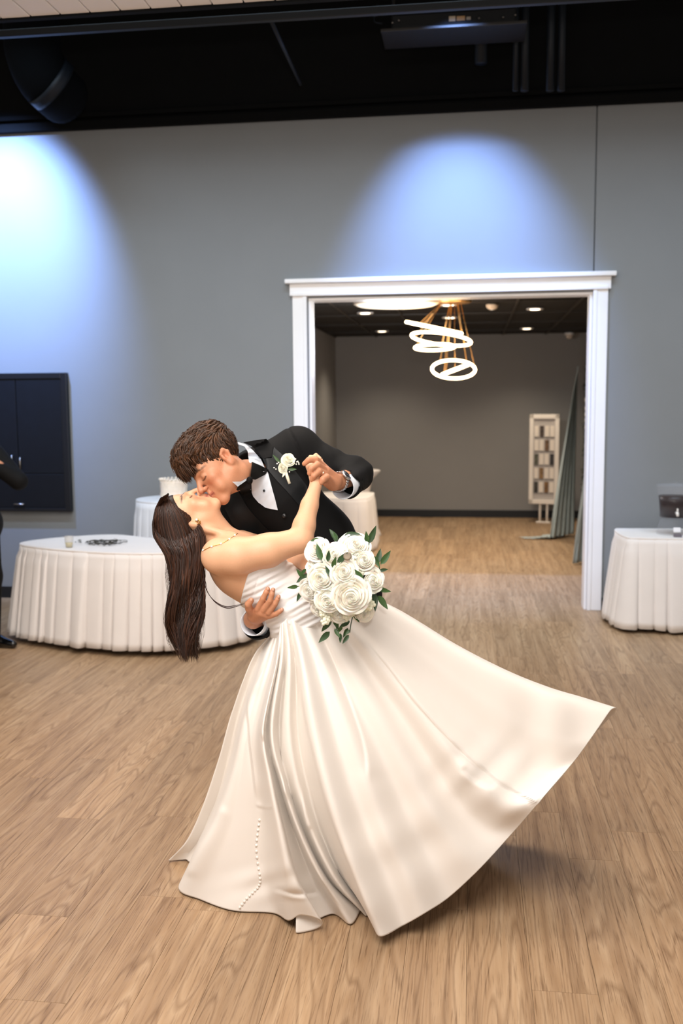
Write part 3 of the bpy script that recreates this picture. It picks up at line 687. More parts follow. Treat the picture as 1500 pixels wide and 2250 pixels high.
# ------------------------------------------------------------------ smooth solid modelling (signed distance fields + surface nets)
class SDF:
    def __init__(s): s.p = []
    def cone(s, a, b, r1, r2, k=0.02, op='u'):
        s.p.append(('c', np.array(a, float), np.array(b, float), r1, r2, k, op)); return s
    def chain(s, pts, rs, k=0.02):
        for i in range(len(pts)-1): s.cone(pts[i], pts[i+1], rs[i], rs[i+1], k)
        return s
    def ell(s, c, r, R=None, k=0.02, op='u'):
        """ellipsoid; R rows are the local axes in world space"""
        s.p.append(('e', np.array(c, float), np.eye(3) if R is None else np.array(R, float), np.array(r, float), 0, k, op)); return s
    def half(s, c, n, k=0.003, op='i'):
        """keep the side of the plane the normal points away from"""
        n = np.array(n, float); n /= np.linalg.norm(n); s.p.append(('h', np.array(c, float), n, 0, 0, k, op)); return s
    @staticmethod
    def ev(q, X):
        if q[0] == 'c':
            a, b, r1, r2 = q[1:5]; ba = b-a; L2 = ba @ ba
            t = np.clip(((X-a) @ ba)/L2, 0, 1)
            return np.linalg.norm(X-a-t[:, None]*ba, axis=1)-(r1+(r2-r1)*t)
        if q[0] == 'e':
            L = ((X-q[1]) @ q[2].T)/q[3]; k0 = np.linalg.norm(L, axis=1); k1 = np.linalg.norm(L/q[3], axis=1)+1e-9
            return k0*(k0-1)/k1
        return (X-q[1]) @ q[2]
    def __call__(s, X, prims=None):
        d = np.full(len(X), 1e3)
        for q in (s.p if prims is None else prims):
            e = SDF.ev(q, X); k = q[5]; op = q[6]
            if op == 'u':
                h = np.clip(.5+.5*(d-e)/k, 0, 1); d = d*(1-h)+e*h-k*h*(1-h)
            else:
                if op == 's': e = -e
                h = np.clip(.5+.5*(e-d)/k, 0, 1); d = d*(1-h)+e*h+k*h*(1-h)
        return d
    def bounds(s):
        lo, hi = np.full(3, 1e9), np.full(3, -1e9)
        for q in s.p:
            if q[6] != 'u': continue
            if q[0] == 'c':
                for c, r in ((q[1], q[3]), (q[2], q[4])): lo = np.minimum(lo, c-r); hi = np.maximum(hi, c+r)
            elif q[0] == 'e':
                r = np.abs(q[2].T) @ q[3]; lo = np.minimum(lo, q[1]-r); hi = np.maximum(hi, q[1]+r)
        return lo-.03, hi+.03
    def mesh(s, name, vox, disp=None, B=10):
        lo, hi = s.bounds(); N = np.ceil((hi-lo)/(vox*B)).astype(int); h = vox*B*math.sqrt(3)/2
        g = np.stack(np.meshgrid(*[np.arange(n) for n in N], indexing='ij'), -1).reshape(-1, 3)
        C = lo+(g+.5)*vox*B; d = s(C); keep = np.abs(d) < 1.8*h+.006; g = g[keep]
        # prim culling per block
        D = np.stack([SDF.ev(q, lo+(g+.5)*vox*B) for q in s.p], 1)
        ax = np.arange(B+1); loc = np.stack(np.meshgrid(ax, ax, ax, indexing='ij'), -1).reshape(-1, 3)
        NN = N*B+2; keys = []; pos = []; quads = []
        ckey = lambda c: (c[:, 0]*NN[1]+c[:, 1])*NN[2]+c[:, 2]
        for bi in range(len(g)):
            pr = [q for j, q in enumerate(s.p) if q[6] == 'i' or D[bi, j]*.7-h < q[5]+3*vox]
            if not any(q[6] == 'u' for q in pr): continue
            I = loc+g[bi]*B; X = lo+I*vox; v = s(X, pr)
            if disp is not None: v = v-disp(X)
            if v.min() > 0 or v.max() < 0: continue
            G = v.reshape(B+1, B+1, B+1); S = G < 0
            acc = np.zeros((B, B, B, 3)); cnt = np.zeros((B, B, B))
            for a in range(3):
                sl0 = [slice(None)]*3; sl1 = [slice(None)]*3; sl0[a] = slice(0, B); sl1[a] = slice(1, B+1)
                g0, g1 = G[tuple(sl0)], G[tuple(sl1)]; cr = (g0 < 0) != (g1 < 0)
                t = np.where(cr, g0/np.where(cr, g0-g1, 1), 0)
                o = [x for x in range(3) if x != a]
                for i in (0, 1):
                    for j in (0, 1):
                        s2 = [slice(None)]*3; s2[o[0]] = slice(i, i+B); s2[o[1]] = slice(j, j+B)
                        c2 = cr[tuple(s2)]; cnt += c2
                        acc[..., a] += np.where(c2, t[tuple(s2)], 0); acc[..., o[0]] += c2*i; acc[..., o[1]] += c2*j
                idx = np.argwhere(cr[:B, :B, :B])
                if len(idx):
                    fl = S[tuple(sl0)][:B, :B, :B][tuple(idx.T)]; I0 = idx+g[bi]*B
                    e1 = np.zeros(3, int); e1[o[0]] = 1; e2 = np.zeros(3, int); e2[o[1]] = 1
                    q4 = np.stack([ckey(I0-e1-e2), ckey(I0-e2), ckey(I0), ckey(I0-e1)], 1)
                    if a == 1: fl = ~fl
                    q4[~fl] = q4[~fl][:, ::-1]; quads.append(q4)
            act = np.argwhere(cnt > 0); c_ = cnt[tuple(act.T)]
            p = lo+(act+g[bi]*B+acc[tuple(act.T)]/c_[:, None])*vox
            keys.append(ckey(act+g[bi]*B)); pos.append(p)
        keys = np.concatenate(keys); pos = np.concatenate(pos); Q = np.concatenate(quads)
        od = np.argsort(keys); keys = keys[od]; pos = pos[od]
        ix = np.searchsorted(keys, Q); ix = np.clip(ix, 0, len(keys)-1); ok = (keys[ix] == Q).all(1); Q = ix[ok]
        used = np.unique(Q); mp = np.full(len(pos), -1); mp[used] = np.arange(len(used)); pos = pos[used]; Q = mp[Q]
        # one light relax
        for _ in range(2):
            sm = np.zeros_like(pos); n = np.zeros(len(pos))
            for i in range(4):
                for j in ((i+1) % 4, (i-1) % 4): np.add.at(sm, Q[:, i], pos[Q[:, j]]); np.add.at(n, Q[:, i], 1)
            pos = pos*.5+.5*sm/n[:, None]
        return mesh_np(name, pos, Q), pos
def bvh_of(me):
    return BVHTree.FromPolygons([v.co[:] for v in me.vertices], [p.vertices[:] for p in me.polygons])
def cast(bvhs, x, y):
    """nearest surface point seen at photo pixel x,y"""
    o = Vector(CC); r = Vector(CF+CR*(x-750)/FPX+CD*(y-1125)/FPX).normalized(); best = None
    for b in bvhs:
        h = b.ray_cast(o, r)
        if h[0] is not None and (best is None or h[3] < best[2]): best = (h[0], h[1], h[3])
    return best
def patch(name, poly, bvhs, off, thick, m, parent, step=4.0, dfall=3.3, disp=None, smooth=True):
    """cloth piece lying on a surface: outline given as seen in the photo, laid on the body and given thickness"""
    P2 = []
    for i in range(len(poly)):
        a, b_ = np.array(poly[i], float), np.array(poly[(i+1) % len(poly)], float); n = max(1, int(np.linalg.norm(b_-a)/step))
        for k in range(n): P2.append(a+(b_-a)*k/n)
    nb = len(P2); arr = np.array(P2)
    def inside(p):
        c = False; j = nb-1
        for i in range(nb):
            if (arr[i, 1] > p[1]) != (arr[j, 1] > p[1]) and p[0] < (arr[j, 0]-arr[i, 0])*(p[1]-arr[i, 1])/(arr[j, 1]-arr[i, 1])+arr[i, 0]: c = not c
            j = i
        return c
    x = arr[:, 0].min()+step*.5
    while x < arr[:, 0].max():
        y = arr[:, 1].min()+step*.5
        while y < arr[:, 1].max():
            if inside((x, y)) and np.min(np.linalg.norm(arr-[x, y], axis=1)) > step*.6: P2.append(np.array((x, y)))
            y += step
        x += step
    res = delaunay_2d_cdt([Vector(p) for p in P2], [(i, (i+1) % nb) for i in range(nb)], [], 0, 1e-4)
    vs, fs = res[0], res[2]; fs = [f for f in fs if inside(np.mean([vs[i] for i in f], axis=0))]
    V = []
    hits = [cast(bvhs, v[0], v[1]) for v in vs]
    ds = [depth(h[0]) if h else None for h in hits]
    med = np.median([d for d in ds if d]) if any(ds) else dfall
    # keep the sheet taut: relax depths towards neighbours and drop outliers
    d_ = np.array([d if d is not None and abs(d-med) < .16 else med for d in ds]); nbm = [[] for _ in vs]
    for f in fs:
        for i in f: nbm[i] += [j for j in f if j != i]
    for _ in range(6): d_ = np.minimum(np.array([.5*d_[i]+.5*np.mean([d_[j] for j in nbm[i]]) if nbm[i] else d_[i] for i in range(len(vs))]), d_)
    for v, d in zip(vs, d_):
        e = disp(v[0], v[1]) if disp else 0
        V.append(P(v[0], v[1], d-off-e))
    n = len(V); W = [p+CF*thick for p in V]; ed = {}
    for f in fs:
        for i in range(3): ed[(f[i], f[(i+1) % 3])] = 1
    F = [tuple(f) for f in fs]+[tuple(n+i for i in f)[::-1] for f in fs]
    for (i, j) in ed:
        if (j, i) not in ed: F.append((j, i, n+i, n+j))
    me = mesh(name, V+W, F); recalc(me); o = link(name, me, m, parent, smooth)
    if smooth: me.set_sharp_from_angle(angle=math.radians(50))
    return o
def frame(fwd, up):
    """rows: right, forward, up (world) from camera-space directions"""
    f = camdir(*fwd); u = np.array(camdir(*up)); u = u-f*(u @ f); u /= np.linalg.norm(u); r = np.cross(f, u)
    return np.stack([r, f, u])

def head(s, C, R, sc, male, ear_z=0.0):
    """adds a head to an SDF; local axes: x right, y face, z up"""
    T = lambda x, y, z: C+sc*(R[0]*x+R[1]*y+R[2]*z)
    E = lambda c, r, k, op='u', RR=R: s.ell(T(*c), np.array(r)*sc, RR, k*sc, op)
    K = lambda a, b, r1, r2, k, op='u': s.cone(T(*a), T(*b), r1*sc, r2*sc, k*sc, op)
    E((0, -.018, .045), (.075, .097, .086), .02)
    E((0, .030, -.012), (.063, .060, .092), .02)
    jw = .052 if male else .046
    for sx in (-1, 1):
        K((sx*jw, -.006, -.050), (sx*.014, .070, -.102), .019, .015, .022)
        E((sx*.043, .060, -.022), (.022, .020, .019), .02)
        K((sx*.044, .074, .028), (sx*.014, .087, .024), .009 if male else .006, .009 if male else .006, .014)
        E((sx*.040, .060, -.062), (.022, .022, .026), .02)
    K((-.008, .078, -.104), (.008, .078, -.104), .017 if male else .015, .017 if male else .015, .018)
    E((0, .070, -.068), (.032, .026, .032), .018)
    for sx in (-1, 1): E((sx*.032, .099, .004), (.017, .013, .011), .010, 's')
    for sx in (-1, 1): E((sx*.0315, .0735, .003), (.0150, .0140, .0118), .004)
    for sx in (-1, 1): K((sx*.045, .078, -.001), (sx*.018, .083, -.003), .0032, .0028, .004)
    K((0, .086, .022), (0, .1155, -.024), .0085, .0115 if male else .0095, .012)
    for sx in (-1, 1): E((sx*.0125, .102, -.030), (.0085, .011, .008), .006)
    for sx in (-1, 1): E((sx*.006, .109, -.038), (.004, .005, .004), .003, 's')
    K((0, .097, -.036), (0, .098, -.050), .006, .006, .006)
    for sx in (-1, 1):
        K((0, .0985, -.0575), (sx*.019, .088, -.0625), .0058, .0030, .004)
        K((0, .0975, -.0680), (sx*.018, .087, -.0640), .0068, .0032, .004)
    K((-.020, .098, -.0628), (.020, .098, -.0628), .0012, .0012, .004, 's')
    for sx in (-1, 1):
        tilt = .25
        Re = np.stack([R[0]*math.cos(.4)-sx*R[1]*math.sin(.4)*-1, R[1], R[2]])
        y0 = -.022; ez = ear_z
        if not male:
            E((sx*.068, y0+.002, -.020+ez), (.008, .011, .018), .006); E((sx*.071, y0+.004, -.034+ez), (.006, .008, .009), .006); continue
        E((sx*.074, y0, -.006+ez), (.008, .017, .029), .006)
        K((sx*.079, y0-.016, .008+ez), (sx*.081, y0-.006, .023+ez), .0055, .0055, .010); K((sx*.081, y0-.006, .023+ez), (sx*.077, y0+.010, .014+ez), .0055, .0045, .010)
        K((sx*.080, y0-.017, .006+ez), (sx*.076, y0-.006, -.024+ez), .0055, .005, .006)
        E((sx*.083, y0+.001, -.002+ez), (.009, .0098, .0145), .004, 's')
        K((sx*.078, y0+.012, .002+ez), (sx*.078, y0+.012, -.008+ez), .0045, .0045, .005)
        E((sx*.075, y0+.004, -.032+ez), (.006, .008, .009), .006)
    return T
def head_color(X, C, R, sc, skin, lip, brow, lash, brow_w, cheek=None):
    """flat skin tones: lips, brows, lash lines, cheeks"""
    L = ((X-C)/sc) @ R.T; c = np.tile(np.array(skin[:3]), (len(X), 1)); x = np.abs(L[:, 0]); y, z = L[:, 1], L[:, 2]
    def blend(m, col): 
        nonlocal c
        c = c*(1-m[:, None])+np.array(col[:3])*m[:, None]
    sm = lambda v, a, b_: np.clip((v-a)/(b_-a), 0, 1)
    if cheek is not None:
        m = np.exp(-(((x-.045)/.022)**2+((z+.03)/.022)**2))*(y > .03)*.55; blend(m, cheek)
        m = np.exp(-((x/.013)**2+((z+.026)/.014)**2))*(y > .08)*.45; blend(m, cheek)
        m = np.exp(-(((z+.005)/.03)**2+((y+.022)/.02)**2))*(x > .07)*.5; blend(m, cheek)
    ml = sm(.0225-x, 0, .004)*np.exp(-(((z+.0628-.002*(1-x/.02))/.0088)**4))*(y > .082); blend(ml*.9, lip)
    me_ = np.exp(-(((z+.0630)/.0016)**2))*(x < .021)*(y > .08); blend(me_*.7, np.array(lip)*.35)  # dark mouth line: shade between the lips put into the colour
    zb = .0285+.006*np.clip((x-.012)/.02, 0, 1)-.010*np.clip((x-.038)/.02, 0, 1)
    mb = np.exp(-(((z-zb)/brow_w)**4))*sm(x, .009, .014)*sm(.060-x, 0, .01)*(y > .05); blend(mb*.95, brow)
    zl = -.0025-.0035*(1-((x-.0315)/.017)**2)
    mla = np.exp(-(((z-zl)/.0026)**2))*(np.abs(x-.0315) < .0165)*(y > .06); blend(mla*.95, lash)
    return c
def hand_fingers(s, fingers, k=.006):
    for pts, rs in fingers: s.chain([P(*p) for p in pts], rs, k)
# ------------------------------------------------------------------ groom
m_skin_g = mat('tan_skin', '#C98A66', 0.5, vcol=True, noise=(260, .05, 3), bump=(900, .08, 2, .001), sss=.12)
m_skin_b = mat('fair_skin', '#D8A37C', 0.45, vcol=True, noise=(220, .03, 3), sss=.12)
m_tux = mat('black_wool', '#0B0B0C', 0.8, spec=.25, noise=(30, .1, 2), bump=(1200, .15, 2, .001))
m_satin_b = mat('black_satin', '#0C1013', 0.5, spec=.35, noise=(30, .05, 2))
m_velvet = mat('black_velvet', '#040404', 0.75, spec=.2)
m_shirt = mat('white_shirt', '#D6DCE4', 0.8, bump=(500, .1, 2, .001))
groom = empty('person', tuple(PZ(800, 1800)))
tag(groom, 'person in a black tuxedo with bow tie leaning down into a kiss, watch on wrist', 'person')
GH = P(478, 1025, 3.225); GR = frame((-.625, .652, -.423), (-.72, -.69, 0)); GS = .905
g = SDF(); TG = head(g, GH, GR, GS, True)
neck0 = P(556, 1046, 3.46)
g.cone(TG(0, -.024, -.066), neck0, .053, .052, .03); g.cone(TG(.0, -.008, -.072), P(538, 1036, 3.41), .038, .040, .02)
# adam's apple / sterno muscle
g.cone(TG(-.055, -.03, -.03), P(538, 1044, 3.37), .014, .011, .02)
chestc = P(595, 1075, 3.56)
g.chain([neck0, P(600, 1085, 3.56), P(700, 1190, 3.60), P(765, 1310, 3.64)], [.050, .068, .07, .08], .03)
SL, SR_ = P(655, 990, 3.52), P(522, 1122, 3.50)
EL, WL = P(782, 1042, 3.48), P(745, 1059, 3.285)
ER, WR = P(618, 1345, 3.53), P(556, 1361, 3.185)
g.chain([chestc, SL, EL, WL], [.06, .045, .038, .028], .015); g.chain([chestc, SR_, P(560, 1235, 3.54), ER, WR], [.06, .045, .04, .038, .029], .015)
KN = [P(745, 1560, 3.80), P(815, 1555, 3.72)]; AN = [np.array(PZ(735, 1790))+[0, 0, .09], np.array(PZ(850, 1815))+[0, 0, .09]]
for i in range(2): g.chain([P(770, 1310, 3.62), KN[i], AN[i]], [.09, .06, .045], .03)
# right hand spread on the bride's waist
PALM = P(571, 1344, 3.125)
g.cone(WR, P(562, 1352, 3.145), .029, .026, .014)
g.cone(P(557, 1352, 3.14), P(567, 1343, 3.105), .020, .0155, .010); g.cone(P(563, 1355, 3.14), P(577, 1347, 3.10), .020, .0155, .010); g.cone(P(568, 1357, 3.145), P(586, 1352, 3.105), .018, .0140, .010)
hand_fingers(g, [
    ([(566, 1339, 3.095), (578, 1315, 3.075), (584, 1302, 3.07), (588, 1294, 3.072)], [.0112, .0094, .0086, .0078]),
    ([(579, 1341, 3.09), (593, 1320, 3.07), (597, 1306, 3.066), (599.5, 1296, 3.068)], [.0112, .0094, .0086, .0078]),
    ([(590, 1346, 3.09), (604, 1327, 3.075), (609, 1317, 3.072), (611.5, 1311, 3.073)], [.0106, .009, .0082, .0076]),
    ([(592, 1354, 3.10), (607, 1348.5, 3.085), (614, 1343.5, 3.08), (619, 1339.5, 3.08)], [.0098, .0085, .0078, .007]),
    ([(556, 1350, 3.13), (547, 1338, 3.10), (545, 1328, 3.085), (551.5, 1319.5, 3.08)], [.016, .0125, .0115, .0098])], .0022)
# left hand closed around the bride's hand
g.cone(WL, P(730, 1058, 3.235), .027, .025, .012); g.cone(P(734, 1055, 3.24), P(716, 1036, 3.205), .023, .017, .012); g.cone(P(732, 1064, 3.235), P(716, 1056, 3.20), .023, .019, .012)
g.cone(P(728, 1048, 3.24), P(706, 1022, 3.215), .018, .014, .012)
hand_fingers(g, [
    ([(706, 1024, 3.205), (694, 1010, 3.18), (678, 1010.5, 3.165), (668.5, 1019, 3.17)], [.0135, .0115, .0100, .0085]),
    ([(711, 1033, 3.195), (697, 1021, 3.165), (684.5, 1029, 3.148), (679.5, 1040, 3.155)], [.0135, .0115, .0100, .0085]),
    ([(714, 1043, 3.19), (701, 1035.5, 3.16), (689.5, 1045.5, 3.145), (684.5, 1054, 3.155)], [.0130, .0110, .0098, .0082]),
    ([(727, 1062, 3.215), (717, 1049, 3.175), (709, 1054, 3.155), (705.5, 1060, 3.155)], [.017, .0130, .0118, .0095])], .002)
me, X = g.mesh('groom_body', .0028)
skg = lin('#C38A69'); col = head_color(X, GH, GR, GS, skg, lin('#A25A48'), lin('#5A3A24'), lin('#3A241A'), .0042, lin('#BC6A4B'))
for c_, r_ in ((PALM, .07), (P(715, 1040, 3.2), .07)):
    m_ = np.clip(1.3-np.linalg.norm(X-c_, axis=1)/r_, 0, .8)[:, None]; col = col*(1-m_)+np.array(lin('#BC8060')[:3])*m_
set_col(me, col); gbody = link('body', me, m_skin_g, groom, True); BV_gb = bvh_of(me)
# nails
m_nail = mat('nail', '#D9A58C', 0.25)
for (x, y, d) in ((588, 1294, 3.063), (599.5, 1296, 3.059), (611.5, 1311, 3.064), (619, 1339.5, 3.072), (551.5, 1318, 3.071)):
    MB().ball(P(x, y, d), .0055, 10, 6, (.85, .4, 1)).obj('fingernail', m_nail, gbody, True)

# jacket
j = SDF()
j.chain([P(563, 1050, 3.50), P(605, 1090, 3.53), P(700, 1188, 3.575), P(757, 1305, 3.62), P(752, 1400, 3.66)], [.10, .140, .130, .130, .125], .05)
j.cone(SL, SR_, .078, .082, .05)
j.cone(P(560, 1035, 3.50), P(652, 985, 3.53), .075, .076, .04)
j.chain([SL, P(720, 1020, 3.51), EL], [.076, .060, .059], .022)
j.chain([EL, P(764, 1065, 3.345)], [.060, .050], .02)
j.chain([SR_, P(560, 1230, 3.54), ER], [.08, .07, .06], .025); j.chain([ER, P(588, 1364, 3.30), P(566, 1370, 3.200)], [.06, .054, .055], .02)
wdirL = WL-EL; wdirL /= np.linalg.norm(wdirL)
jb = j
def fold(X):
    """soft creases of the sleeve and waist"""
    q = X-CC; d = q @ CF; u = 750+FPX*(q @ CR)/d; v = 1125+FPX*(q @ CD)/d
    a = np.exp(-(((u-775)/45)**2+((v-1022)/42)**2))
    f = .0035*a*np.sin((u*.5+v*.95)*.16)
    b_ = np.exp(-(((u-722)/18)**2+((v-1000)/40)**2)); f += .003*b_*np.sin((u-.5*v)*.2)
    c_ = np.exp(-(((u-755)/50)**2+((v-1150)/60)**2)); f += .003*c_*np.sin((u*.86-v*.5)*.12)
    # armhole seam
    sd = (u-664)*.80-(v-1000)*.42; f -= .007*np.exp(-(sd/2.4)**2)*np.exp(-(((v-975)/45)**2))
    return f
# hollow the cuffs so the shirt shows inside them
j.cone(P(764, 1065, 3.345)-wdirL*.035, P(764, 1065, 3.345)+wdirL*.1, .043, .043, .004, 's')
wdirR = np.array(P(556, 1361, 3.185))-P(585, 1362, 3.30); wdirR /= np.linalg.norm(wdirR)
j.cone(P(566, 1370, 3.200)-wdirR*.03, P(566, 1370, 3.200)+wdirR*.1, .048, .048, .004, 's')
j.half(P(764, 1065, 3.345)+wdirL*.03, wdirL, .003) if 0 else None
# neck hole
j.cone(TG(0, -.02, -.06), P(548, 1035, 3.44), .066, .066, .012, 's')
me, X = j.mesh('jacket', .0045, fold); jacket = link('jacket', me, m_tux, groom, True); BV_j = bvh_of(me)
BV = [BV_j]
# shirt cuffs
def cuff(c, ax, r, L, parent):
    ax = Vector(ax).normalized()
    b = MB().lathe(Vector(c), [(r, -.04), (r, L), (r-.0015, L+.001), (r-.003, L), (r-.003, -.04)], 32, ax, cap=False); return b.obj('shirt_cuff', m_shirt, parent, True)
cuff(P(764, 1066, 3.345), wdirL, .0415, .062, groom); cuff(P(565, 1368, 3.200), wdirR, .0445, .040, groom)
# shirt front, vest, lapels, collar, tie
patch('vest', [(510, 1060), (553, 1062), (590, 1038), (612, 1058), (634, 1083), (664, 1116), (668, 1150), (640, 1185), (600, 1190), (575, 1158), (545, 1118)], BV, .003, .004, mat('black_vest', '#060607', 0.75, spec=.25), groom)
patch('shirt_front', [(545, 1056), (556, 1048), (575, 1035), (588, 1037), (596, 1068), (604.4, 1098), (610, 1121), (596, 1118.5), (582.8, 1115.4), (567.2, 1104), (556, 1091), (550, 1075)], [BV_j, BV_gb], .010, .004, m_shirt, groom,
      disp=lambda x, y: .0018*math.sin((x*.78+y*.62)*.33)+.0012*math.sin((x*.95-y*.3)*.5))
lapL = patch('lapel', [(576.8, 1008), (597, 1006), (601.5, 982.5), (620, 999), (650, 1036.8), (674, 1068), (679, 1084), (662, 1116), (648, 1100), (629.6, 1078.8), (608, 1056), (588, 1032)], BV, .011, .006, m_satin_b, groom)
patch('jacket_collar', [(534, 972), (556, 968), (585, 964), (600, 982), (597, 1004), (577, 1007), (566, 992), (552, 980)], BV, .008, .006, m_tux, groom)
lapR = patch('lapel', [(493, 1080), (510, 1060), (519, 1072), (540, 1110), (556, 1130), (580, 1156), (600, 1176), (570, 1182), (535, 1176), (510, 1150), (492, 1115)], BV, .011, .006, m_satin_b, groom)
BVc = [BV_j, BV_gb]
patch('shirt_collar', [(516, 974), (524, 971.5), (540, 976), (556, 990), (573, 1009), (581, 1027), (553, 1015.5), (549.5, 1018), (548, 1047), (545, 1050), (548, 1028), (546, 1008), (544, 992), (537, 981), (526, 977)], BVc, .010, .005, m_shirt, groom, step=3)
patch('shirt_collar', [(510, 1058.5), (529, 1058), (545, 1049), (543, 1056), (523, 1070)], BVc, .010, .005, m_shirt, groom, step=3)
bow = empty('bow_tie', tuple(P(547, 1054, 3.3))); bow.parent = groom; bow.matrix_parent_inverse = mw(groom).inverted()
patch('bow_wing', [(553.4, 1014.6), (571, 1022), (589, 1031), (583, 1042), (570, 1049), (560, 1054), (550, 1052)], BVc, .020, .012, m_velvet, bow, step=3, disp=lambda x, y: .004*math.sin((x-550)*.09))
patch('bow_wing', [(545, 1053), (551.6, 1062), (553, 1090), (546, 1096), (528, 1082), (519, 1076), (523, 1068.6)], BVc, .020, .012, m_velvet, bow, step=3)
h = cast(BVc, 547, 1055); kd = depth(h[0])-.032 if h else 3.28
MB().ball(P(548, 1056, kd), .0125, 14, 9, (.9, 1, 1.1)).obj('knot', m_velvet, bow, True)
def stud(x, y, r, m, nm, off=.013):
    h = cast(BV, x, y); d = depth(h[0])-off
    MB().lathe(P(x, y, d), [(r*.2, -.004), (r*.9, -.003), (r, 0), (r*.9, .003), (r*.5, .004)], 16, -CF).obj(nm, m, groom, True)
stud(579.8, 1078, .0045, mat('onyx', '#0A0D14', .2), 'shirt_stud'); stud(624, 1133, .009, mat('black_button', '#0E0E10', .3), 'vest_button', .008)
# watch
wt = empty('wristwatch', tuple(P(744, 1053, 3.25))); wt.parent = groom; wt.matrix_parent_inverse = mw(groom).inverted()
WA = Vector(WL-P(728, 1057, 3.23)).normalized(); WC = Vector(P(744.5, 1058, 3.275))
m_steel = mat('polished_steel', '#C9CACC', .22, metal=1.0); m_gold = mat('gold', '#D9B36A', .25, metal=1.0)
a = Vector(CF) * -1; a = (a-WA*a.dot(WA)).normalized(); b2 = WA.cross(a)
FN = (a*.72+(b2 if b2.dot(Vector(CD)) < 0 else -b2)*.62).normalized(); S2 = WA.cross(FN)
for k in range(22):
    an = 2*math.pi*k/22+.14
    if math.cos(an) > .86: continue
    c = WC+(FN*math.cos(an)+S2*math.sin(an))*.0325; rd = FN*math.cos(an)+S2*math.sin(an); tn = WA.cross(rd)
    Rm = Matrix((WA, tn, rd)).transposed()
    MB().box(c, (.017, .0082, .004), .001, Rm).obj('bracelet_link', m_steel, wt, True)
fc = WC+FN*.0345
MB().lathe(fc, [(.016, -.005), (.0195, -.004), (.0200, .002), (.0180, .0045), (.0165, .0045), (.0160, .003)], 36, FN, cap=True).obj('case', m_steel, wt, True)
MB().lathe(fc, [(.0, .0040), (.0162, .0040), (.0162, .0034)], 30, FN, cap=False).obj('dial', mat('black_dial', '#0C1018', .15), wt, True)
for k in range(12):
    an = 2*math.pi*k/12; c = fc+FN*.0044+(WA*math.cos(an)+S2*math.sin(an))*.0132
    MB().box(c, (.0035, .0011, .0008), 0, Matrix(((WA*math.cos(an)+S2*math.sin(an)), (S2*math.cos(an)-WA*math.sin(an)), FN)).transposed()).obj('hour_mark', m_steel, wt)
for an, L in ((.7, .008), (2.9, .011)):
    dv = WA*math.cos(an)+S2*math.sin(an); MB().box(fc+FN*.0047+dv*L/2, (L, .0012, .0006), 0, Matrix((dv, FN.cross(dv), FN)).transposed()).obj('watch_hand', m_steel, wt)
# boutonniere
def rose(name, c, r, ax, m, parent, seed=0):
    """spiral of overlapping cupped petals round a tight heart"""
    ax = Vector(ax).normalized(); t = Vector((0, 0, 1)) if abs(ax.z) < .9 else Vector((1, 0, 0)); u = (t-ax*t.dot(ax)).normalized(); v = ax.cross(u); c = Vector(c)
    rn = random.Random(seed); V = []; F = []
    rhos = (.07, .14, .22, .31, .41, .52, .65, .80, .98); ns = (2, 3, 3, 4, 4, 5, 5, 5, 6)
    an = rn.uniform(0, 6.28); tilt = (rn.uniform(-.12, .12), rn.uniform(-.12, .12))
    for li, (rho, n) in enumerate(zip(rhos, ns)):
        f_l = li/(len(rhos)-1); an += 2.4
        for k in range(n):
            a0 = an+2*math.pi*k/n+rn.uniform(-.15, .15); wid = math.pi/n*1.55; nu, nv = 9, 7; base = len(V)
            htop = (.66-.60*f_l**1.8)+rn.uniform(-.03, .03); lean = .16*(1-f_l)**1.2; roll = .02+.16*f_l**2*rn.uniform(.6, 1.3); rk = rho*rn.uniform(.94, 1.06)
            for i in range(nv):
                f = i/(nv-1)
                for q in range(nu):
                    s_ = (q/(nu-1)-.5)*2; aa = a0+s_*wid*(.6+.4*math.sin(math.pi*(.2+.6*f)))
                    rr_ = rk*(.40+.60*math.sin(min(1, f*1.15)*math.pi*.5))*(1+.13*s_*(1-.4*f_l))
                    rr_ -= lean*rk*f**2.5
                    h0 = -.62+.95*(1-f_l)**1.3; hh = h0+(htop-h0)*(f**.85)-(s_*s_)*.16*f**3-.05*s_*f
                    e = max(0, (f-.72)/.28); rr_ += roll*e*e*(1-.25*s_*s_); hh -= roll*.75*e*e+.03*e*math.sin(s_*5+k+li)
                    x_, y_ = rr_*math.cos(aa), rr_*math.sin(aa); hh += x_*tilt[0]+y_*tilt[1]
                    V.append(c+(u*x_+v*y_+ax*hh)*r)
            for i in range(nv-1):
                for q in range(nu-1): F.append((base+i*nu+q, base+i*nu+q+1, base+(i+1)*nu+q+1, base+(i+1)*nu+q))
    hb0 = MB().ball(c-ax*r*.10, r*.58, 12, 8); b0 = len(V); V += [Vector(p) for p in hb0.v]; F += [tuple(i+b0 for i in f) for f in hb0.f]
    me = mesh(name, V, F); return link(name, me, m, parent, True)
def leaf_mesh(L, W, bend, seed=0):
    n = 7; V = []; F = []
    for i in range(n):
        f = i/(n-1); w_ = W*math.sin(math.pi*min(1, f**.75*.98+.02))**.9*(1-.15*f); z = bend*L*(f*f)
        V += [(f*L, -w_/2, z+.12*w_), (f*L, 0, z-.05*w_), (f*L, w_/2, z+.12*w_)]
    for i in range(n-1):
        for k in range(2): F.append((i*3+k, (i+1)*3+k, (i+1)*3+k+1, i*3+k+1))
    return V, F
